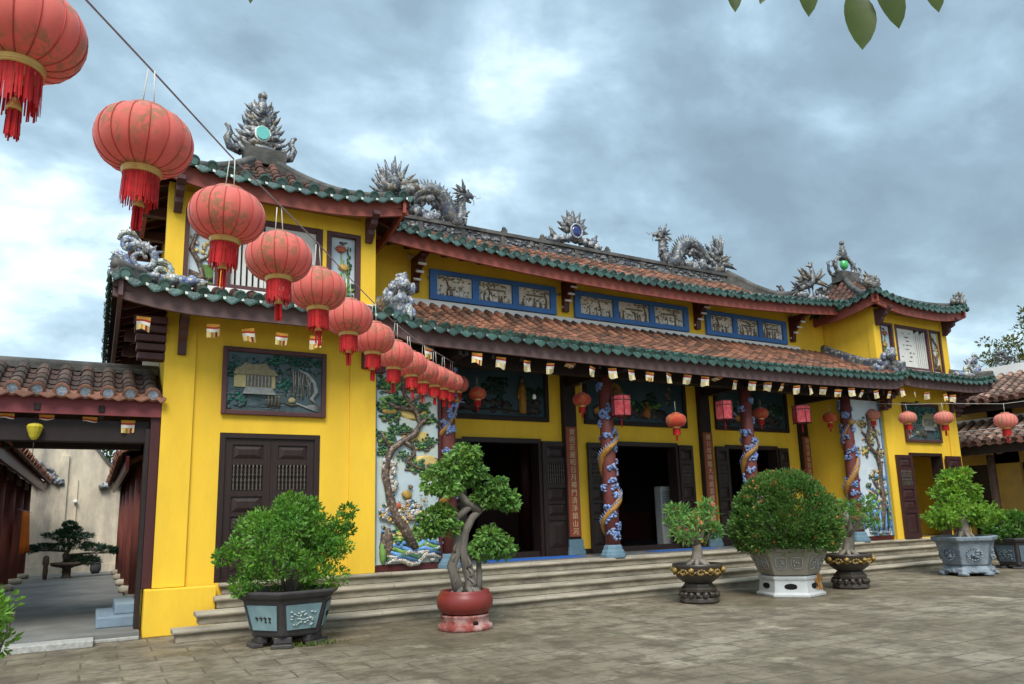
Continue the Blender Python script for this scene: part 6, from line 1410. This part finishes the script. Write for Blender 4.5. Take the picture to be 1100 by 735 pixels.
# white hexagonal stand, taupe pot and the clipped dome ------------------------------------------
PX, PYY = 11.26, 9.72
RUST_AT = 1
STW = mat('white_glazed_stand', (.52, .53, .52), .35, .10, 6, spec=.5, dirt=(.32, .33, .33), dscale=2.5, damt=.6); RUST = mat('rust_stain', (.34, .16, .04), .8, .4, 8)
t = thing('pot_stand', 'white glazed hexagonal stand with dark oval openings and a rusty edge', 'pot stand', (PX, PYY, 0), R(12)); mb = MB()
mb.lathe([(.60, 0), (.61, .05), (.56, .07), (.53, .28), (.55, .31), (.55, .36), (.40, .36)], (0, 0, 0), 6, 0, False); mb.build('body', STW, t, True, bev=.012)
mb = MB(); ms_ = MB()
for k in range(6):
    a = R(60*k+30); n = Vector((math.cos(a), math.sin(a), 0)); u = Vector((-n.y, n.x, 0)); c = n*.478+Vector((0, 0, .185))
    vs = [c+u*(.115*math.cos(R(20*j)))*(1 if abs(math.cos(R(20*j))) < .8 else .95)+Vector((0, 0, .05*math.sin(R(20*j))))+n*.006 for j in range(18)]
    mb.add(vs+[v-n*.02 for v in vs], [tuple(range(18))]+[(j, 18+j, 18+(j+1) % 18, (j+1) % 18) for j in range(18)], 0)
mb.build('opening', VOID, t, True)  # near-black ovals laid on the faces, shade of openings put into colour
a = R(-12); 
for k in range(26):
    an = R(min(299, max(276, 290+rnd.gauss(0, 6)))); q_ = .474/math.cos(an-R(270)); ms_.blob((q_*math.cos(an), q_*math.sin(an), rnd.uniform(.08, .34)), (.022, .022, .05), .5, 7, 5, 0, seed=k)
ms_.build('rust_stain', RUST, t, True)
TAU = mat('taupe_glazed_pot', (.29, .26, .205), .4, .15, 5, spec=.4, dirt=(.15, .13, .105), dscale=2)
t = thing('plant_pot', 'broad taupe hexagonal pot with medallions standing on the white stand', 'plant pot', (PX, PYY, .362), R(12)); mb = MB()
mb.lathe([(.46, 0), (.52, .02), (.70, .42), (.76, .44), (.78, .49), (.70, .49), (.68, .43), (.01, .43)], (0, 0, 0), 6, 0, False); mb.build('body', TAU, t, True, bev=.012)
mb = MB()
for k in range(6):
    a = R(60*k+30); n0 = Vector((math.cos(a), math.sin(a), 0)); u = Vector((-n0.y, n0.x, 0)); up_ = Vector((n0.x*.156, n0.y*.156, .40)).normalized(); nn = u.cross(up_).normalized()
    for dx in (-.14, .14):
        c = n0*((.52+.18*.52)*.866+.012)+u*dx*.95+Vector((0, 0, .225))
        out = [(-.095, .10), (-.07, .115), (.07, .115), (.095, .10), (.095, -.04), (.06, -.10), (-.06, -.10), (-.095, -.04), (-.095, .10)]
        mb.tube([c+u*p+up_*q for p, q in out], .010, 5, 0)
        for q in range(8): mb.blob(c+u*rnd.uniform(-.06, .06)+up_*rnd.uniform(-.06, .08), .018, .5, 6, 4, 0, seed=q)
mb.build('medallion', mat('medallion_grey', (.40, .39, .36), .5, .2), t, True)
mb = MB(); mb.lathe([(.67, .432), (.01, .46)], (0, 0, 0), 6, 0, False); mb.build('soil', SOIL, t, True)
t = thing('clipped_shrub', 'large dome shaped clipped shrub with small orange flowers in the taupe pot', 'shrub', (PX, PYY, .80)); t.scale = (.94, .94, .94); rr = random.Random(17); mb = MB(); mf = MB()
wood('stems', [([(0, 0, -.05), (.3*math.cos(R(40*k)), .3*math.sin(R(40*k)), .35), (.75*math.cos(R(40*k)), .75*math.sin(R(40*k)), .7)], .04, .012) for k in range(9)], t)
for k in range(760):
    a = rr.uniform(0, 6.28); v = rr.random(); z = .06+1.42*(1-(1-v)**1.0)**1.25; q = 1.00*math.sqrt(max(.0, 1-(max(0, z-.38)/1.12)**2))*(.86+.14*sm(0, .4, z)); q *= rr.uniform(.88, 1.0)
    c = (q*math.cos(a), q*math.sin(a), z); d0 = Vector((c[0], c[1], (z-.2)*.9)).normalized()
    leaves(mb, [(p, d0*.8+d*.5) for p, d in clump(c, (.12, .12, .10), 40, rr, .2)], rr, .066, .52, up=.2)
    if rr.random() < .10:
        for j in range(rr.choice((3, 4, 6))): p = Vector(c)+d0*.10+Vector((rr.gauss(0, .03), rr.gauss(0, .03), rr.gauss(0, .03))); leaves(mf, [(p, d0)], rr, .040, .8, up=.2, jit=.5)
for k in range(190):
    a = rr.uniform(0, 6.28); q = rr.uniform(.45, .92); leaves(mb, clump((q*math.cos(a), q*math.sin(a), rr.uniform(.03, .85)*(1.15-.5*q)), (.13, .13, .10), 34, rr, .2), rr, .055, .48)
mb.build('foliage', leaf_mat('clipped_leaf', (.080, .178, .034), .6, .35, dirt=(.13, .20, .04)), t, True); mf.build('flowers', mat('orange_flower', (.55, .15, .05), .6, .3, 8, island=.5, trans=.3), t, True)

# grey stone planter ------------------------------------------------------------------------
GST = mat('carved_grey_stone', (.155, .19, .225), .8, .3, 9, .4, 20, dirt=(.30, .33, .35), dscale=4, damt=.6)
t = thing('plant_pot', 'large blue grey carved stone planter near the steps of the right tower', 'plant pot', (17.12, 9.80, 0), R(20)); mb = MB()
mb.lathe([(.62, .22), (.66, .25), (.80, .72), (.90, .76), (.92, .84), (.80, .85), (.78, .78), (.01, .78)], (0, 0, 0), 6, 0, False, sx=.92, sy=.75); mb.build('body', GST, t, True, bev=.015)
mb = MB(); mb.lathe([(.68, .06), (.74, .08), (.72, .16), (.64, .18), (.62, .218)], (0, 0, 0), 6, 0, False, sx=.92, sy=.75)
for k in range(6): a = R(60*k); mb.blob((.66*.92*math.cos(a), .66*.75*math.sin(a), .05), (.11, .11, .06), .3, 8, 5, 0, seed=k)
for k in range(18): a = R(20*k); mb.blob((.66*.92*math.cos(a)*.93, .66*.75*math.sin(a)*.93, .11), (.06, .06, .045), .5, 7, 5, 0, seed=k)
mb.build('base', GST, t, True, bev=.01)
mb = MB()
for k in range(6):
    a = R(60*k+30); n = Vector((math.cos(a)*.92, math.sin(a)*.75, 0)); u = Vector((-math.sin(a)*.92, math.cos(a)*.75, 0))
    for j in range(16): b = R(22.5*j); mb.blob(n*.665+u*(.19*math.cos(b))+Vector((0, 0, .47+.13*math.sin(b))), .022, .3, 6, 4, 0, seed=j)
    for j in range(7): mb.blob(n*.66+u*rnd.uniform(-.1, .1)+Vector((0, 0, .47+rnd.uniform(-.07, .07))), (.04, .04, .035), .5, 7, 5, 0, seed=j)
mb.build('carving', GST, t, True)
mb = MB(); mb.lathe([(.77, .785), (.01, .81)], (0, 0, 0), 6, 0, False, sx=.92, sy=.75); mb.build('soil', SOIL, t, True)
t = thing('bonsai_tree', 'low spreading tree with light green leaf pads in the carved stone planter', 'tree', (17.12, 9.80, .80)); rr = random.Random(23); mb = MB()
wood('trunk', [([(0, 0, -.03), (.02, 0, .2), (-.03, 0, .42), (.05, 0, .7), (.02, 0, 1.0)], .16, .04), ([(-.02, 0, .25), (-.3, 0, .42), (-.6, 0, .5)], .07, .02), ([(.02, 0, .35), (.3, 0, .42), (.62, 0, .45)], .07, .02), ([(0, 0, .5), (-.2, 0, .75), (-.28, 0, .95)], .05, .015)]
     +[([(.08*math.cos(R(60*k)), .08*math.sin(R(60*k)), .12), (.22*math.cos(R(60*k)), .22*math.sin(R(60*k)), -.02)], .06, .03) for k in range(6)], t, DRB)
for x, z, r, h in ((0, 1.15, .32, .14), (-.22, 1.30, .24, .12), (.22, 1.05, .28, .12), (-.38, 1.0, .26, .12), (-.60, .58, .32, .13), (-.82, .48, .26, .11), (-.42, .72, .26, .12), (.55, .62, .34, .14), (.82, .50, .28, .12), (.38, .80, .28, .12), (0, .62, .34, .12), (.70, .36, .24, .10), (-.62, .36, .22, .1), (.25, .45, .28, .1), (-.1, 1.42, .16, .09)):
    for yy in (-.16, .14): leaves(mb, clump((x, yy+rr.uniform(-.1, .1), z), (r*.85, r*.8, h), 130, rr, .3), rr, .105, .55, up=.25, droop=.15, jit=.4)
mb.build('foliage', leaf_mat('light_green_leaf', (.15, .31, .035), .45, .42), t, True)
# blue grey pot at the right edge
hexpot((19.55, 9.95, 0), 'dark blue grey hexagonal pot cut by the right edge of the photo', .62, .44, .72, .08, POTB, mat('slate_panel', (.10, .14, .17), .6, .2), mat('slate_relief', (.2, .25, .28), .6), R(25))
t = thing('bush', 'small rounded green bush in the dark pot at the right edge of the photo', 'bush', (19.55, 9.95, .65)); rr = random.Random(29); mb = MB()
wood('stems', [([(0, 0, -.05), (.25*math.cos(R(45*k)), .25*math.sin(R(45*k)), .3), (.5*math.cos(R(45*k)), .5*math.sin(R(45*k)), .5)], .03, .01) for k in range(8)], t)
for k in range(60):
    a = rr.uniform(0, 6.28); z = rr.uniform(.08, .62); q = .62*math.sqrt(max(.05, 1-((z-.25)/.5)**2))*rr.uniform(.5, 1); leaves(mb, clump((q*math.cos(a), q*math.sin(a), z), (.15, .15, .12), 60, rr, .3), rr, .08, .5, up=.35)
mb.build('foliage', leaf_mat('edge_bush_leaf', (.060, .17, .022), .5, .35), t, True)

# alley bonsai, robe, small things ---------------------------------------------------------
BZ = (-.62, 26.6, .10)
t = thing('plant_pot', 'small stone pot on a short pillar at the far end of the alley', 'plant pot', BZ); mb = MB()
mb.lathe([(.16, 0), (.17, .06), (.13, .10), (.13, .62), (.20, .66), (.22, .72)], (0, 0, 0), 10); mb.lathe([(.30, .721), (.46, .80), (.50, 1.02), (.46, 1.03), (.01, 1.0)], (0, 0, 0), 12, sy=.7); mb.build('body', mat('pot_dull_brown', (.09, .07, .055), .8, .3), t, True); t.scale = (.9, .9, .45)
t = thing('bonsai_pine', 'dark green layered bonsai pine at the far end of the alley', 'tree', (BZ[0], BZ[1], .56)); t.scale = (.9, .9, .72); rr = random.Random(37); mb = MB()
wood('trunk', [([(0, 0, -.05), (-.08, 0, .3), (.06, 0, .6), (-.02, 0, .95), (.05, 0, 1.4)], .10, .03), ([(0, 0, .3), (.6, 0, .34), (1.35, 0, .30)], .05, .015), ([(0, 0, .45), (-.5, 0, .50), (-.9, 0, .52)], .045, .012), ([(0, 0, .7), (.4, 0, .85)], .03, .01), ([(0, 0, .7), (-.3, 0, .92)], .03, .01)], t)
for x, z, r, h in ((0, 1.52, .20, .14), (.1, 1.32, .26, .12), (-.15, 1.25, .24, .1), (.35, 1.05, .40, .11), (-.40, 1.12, .38, .1), (0, .95, .4, .12), (-.75, .66, .42, .11), (-1.1, .58, .30, .09), (-.3, .66, .4, .12), (.3, .68, .45, .12), (.75, .58, .42, .11), (1.15, .46, .38, .10), (1.5, .38, .25, .07), (.5, .10, .42, .16), (.7, .0, .3, .12), (.2, .12, .3, .12)):
    leaves(mb, clump((x, rr.uniform(-.1, .1), z), (r, r*.7, h*1.15), 620, rr, .2), rr, .11, .26, up=.5)
mb.build('foliage', leaf_mat('pine_needles', (.018, .055, .032), .4, .2), t, True)
mb = MB(); rr = random.Random(3)
V0 = [(-1.70+.05*i+.0, 19.6+.11*i, 0) for i in range(9)]
vs = []
for i in range(10):
    for j in range(6): vs.append((-1.50+.055*math.sin(i*1.9)+.012*j*math.sin(i), 21.4+.24*i, 2.0-.20*j+.02*math.sin(i*2.2)))
mb.add(vs, [(i*6+j, i*6+j+1, (i+1)*6+j+1, (i+1)*6+j) for i in range(9) for j in range(5)], 0, True)
o = mb.build('orange_robe', mat('saffron_cloth', (.85, .20, .018), .85, .15, 4, trans=.2)); sdm = o.modifiers.new('thickness', 'SOLIDIFY'); sdm.thickness = .012
tag(o, 'bright orange robe hung to dry between the corridor columns', 'robe')
mb = MB(); mb.tube([(-1.52, 20.2, 2.03), (-1.52, 24.6, 2.03)], .008, 5); tag(mb.build('clothes_line', METAL), 'thin line strung in the corridor carrying the orange robe', 'line')
mb = MB(); mb.lathe([(.05, .1), (.07, .3), (.06, .5), (.09, .55), (.08, .75), (.03, .8)], (-1.15, 26.2, 0), 10); tag(mb.build('stone_jar', mat('jar_brown', (.14, .09, .06), .7)), 'narrow brown jar standing left of the alley bonsai pot', 'jar')
mb = MB(); mb.lathe([(.10, .1), (.16, .2), (.16, .42), (.10, .5)], (.15, 28.2, 0), 10); tag(mb.build('stone_jar', mat('jar_grey', (.08, .08, .08), .7)), 'squat dark jar by the beige wall right of the alley bonsai', 'jar')
t = thing('bush', 'bright green leafy plant tip at the bottom left edge of the photo', 'bush', (-.80, 8.0, 0)); rr = random.Random(43); mb = MB()
wood('stems', [([(0, 0, .0), (.1*math.cos(R(60*k)), .1*math.sin(R(60*k)), .3), (.25*math.cos(R(60*k)), .15*math.sin(R(60*k)), .85)], .015, .006) for k in range(6)], t)
for k in range(22): leaves(mb, clump((rr.gauss(-.02, .11), rr.gauss(0, .15), rr.uniform(.55, .96)), (.12, .12, .1), 45, rr, .3), rr, .075, .5, up=.5)
mb.build('foliage', leaf_mat('edge_leaf', (.10, .23, .025), .45, .35), t, True)

# standing fan cooler in the middle doorway, blue mat
t = thing('air_conditioner', 'tall pale grey floor standing air conditioner inside the middle doorway', 'air conditioner', (12.42, 14.45, .69)); t.scale = (.70, .8, 1); mb = MB(); mb.box(-.22, .22, -.16, .16, .03, 1.50); ob = mb.build('cabinet', mat('appliance_grey', (.34, .34, .33), .45, .05), t, True, bev=.03)
mb = MB()
for k in range(16): mb.box(-.17, .17, -.172, -.161, .52+.055*k, .55+.055*k)
mb.box(-.004, .004, -.176, -.173, .50, 1.4); mb.build('grille', mat('grille_grey', (.16, .16, .16), .5), ob, True)
mb = MB(); mb.box(-.24, .24, -.18, .18, 0, .03); mb.build('base', mat('appliance_dark', (.1, .1, .1), .5), ob, True)
mb = MB(); mb.box(6.7, 9.0, 12.95, 13.55, .69, .70); tag(mb.build('floor_mat', mat('mat_blue', (.02, .11, .42), .9, .15, 20)), 'bright blue mat lying on the porch floor before the first doorway', 'mat')
mb = MB(); mb.box(11.0, 12.8, 13.05, 13.5, .69, .70); tag(mb.build('floor_mat', mat('mat_blue_two', (.02, .10, .36), .9, .15, 20)), 'blue mat on the porch floor before the middle doorway', 'mat')
mb = MB(); mb.tube([(9.95, 14.6, 1.22), (9.95, 14.6, 1.26)], .03, 8); 

# trees beyond the walls, twig overhead -----------------------------------------------------
def bgtree(loc, label, H, crown, seed, col_, lsize, n, trunk_r=.14):
    rr = random.Random(seed); t = thing('tree', label, 'tree', loc); br = [([(0, 0, 0), (.1, 0, H*.3), (-.05, 0, H*.6), (.1, 0, H*.85)], trunk_r, trunk_r*.3)]
    for c, r in crown: br.append(([(0, 0, H*.5), (c[0]*.5, c[1]*.5, (H*.5+c[2])*.5), c], trunk_r*.45, .02))
    wood('trunk', br, t); mb = MB()
    for c, r in crown:
        for k in range(n):
            d = Vector((rr.gauss(0, 1), rr.gauss(0, 1), rr.gauss(0, 1))).normalized(); cc = Vector(c)+d*r*rr.uniform(.4, 1); leaves(mb, clump(cc, (r*.3, r*.3, r*.25), 22, rr, .2), rr, lsize, .45, up=.2)
    mb.build('crown', leaf_mat(label[:8].replace(' ', '_')+'_leaf', col_, .5, .3), t, True)
bgtree((33.5, 15.6, 0), 'tree with sparse clumps of leaves rising behind the side hall at the right edge', 9.4, [((-1.0, .5, 7.7), .75), ((-.4, 0, 6.9), .8), ((.8, 0, 8.4), .9), ((1.2, 0, 7.2), 1.0), ((.3, -.5, 9.1), .7), ((2.2, 0, 8.0), 1.2)], 51, (.075, .095, .020), .17, 26)
bgtree((.45, 34.5, 0), 'leafy tree top showing above the beige wall at the end of the alley', 5.0, [((0, 0, 4.9), .9), ((.9, 0, 4.6), .9), ((1.6, 0, 4.2), .8), ((-.2, 0, 5.3), .9)], 53, (.05, .11, .02), .16, 26)
t = thing('tree_branch', 'overhanging branch with pointed green leaves hanging in from the top edge', 'branch', (1.45, .95, 3.0)); mb = MB(); rr = random.Random(61)
def bigleaf(p, d, n, l, w_):
    p = Vector(p); d = Vector(d).normalized(); n = Vector(n).normalized(); a = d.cross(n).normalized(); L_ = []; Rr = []; M_ = []
    for k in range(9):
        u = k/8; ww = w_*.5*math.sin(math.pi*u**1.15)**.75; c = p+d*l*u+n*(.03*l*math.sin(3*u)); M_.append(c); L_.append(c+a*ww+n*ww*.25); Rr.append(c-a*ww+n*ww*.25)
    mb.add(L_+M_+Rr, [(i, 9+i, 10+i, i+1) for i in range(8)]+[(9+i, 18+i, 19+i, 10+i) for i in range(8)], 0, True)
tc_ = Vector(t.location)
for (tx, ty, tz), l, w_, dd in (((1.48, .93, 2.587), .17, .076, (.02, -.02, -1)), ((1.55, .88, 2.632), .16, .070, (.28, -.1, -1)), ((1.37, .98, 2.668), .14, .056, (.05, 0, -1)), ((1.63, .83, 2.668), .14, .055, (.2, -.1, -1)), ((1.22, 1.06, 2.682), .12, .04, (0, 0, -1)), ((1.27, 1.03, 2.70), .11, .035, (-.4, .1, -1)), ((.24, 1.6, 2.73), .10, .03, (-.1, 0, -1))):
    d = Vector(dd).normalized(); bigleaf(Vector((tx, ty, tz))-d*l-tc_, d, (-.45+rr.uniform(-.2, .2), -.85, .15), l, w_)
mb.build('leaves', mat('overhead_leaf', (.055, .085, .010), .45, .25, 18, trans=.35, spec=.4), t, True)
wood('twig', [([(-1.35, .72, -.16), (-.45, .25, -.14)], .006, .004), ([(.5, -.35, .02), (.15, -.1, -.10), (-.15, .1, -.12), (-.45, .25, -.16)], .012, .004)]+[([(x_, y_, -.115), (x_+.01, y_, -.2)], .003, .002) for x_, y_ in ((.04, -.03), (.1, -.06), (-.08, .05), (.2, -.12), (-.2, .12))], t)
# the weeds by the pot
mb = MB(); rr = random.Random(71)
for k in range(170): a = rr.uniform(0, 6.28); leaves(mb, [((2.52+rr.gauss(0, .16), 9.84+rr.gauss(0, .05), 0), (math.cos(a)*.6, math.sin(a)*.6, .6))], rr, .07, .22, up=.3)
o = mb.build('grass', leaf_mat('weed_leaf', (.07, .12, .02), .4, .3)); o['kind'] = 'stuff'; o['label'] = 'small tufts of weeds at the foot of the hexagonal pot'
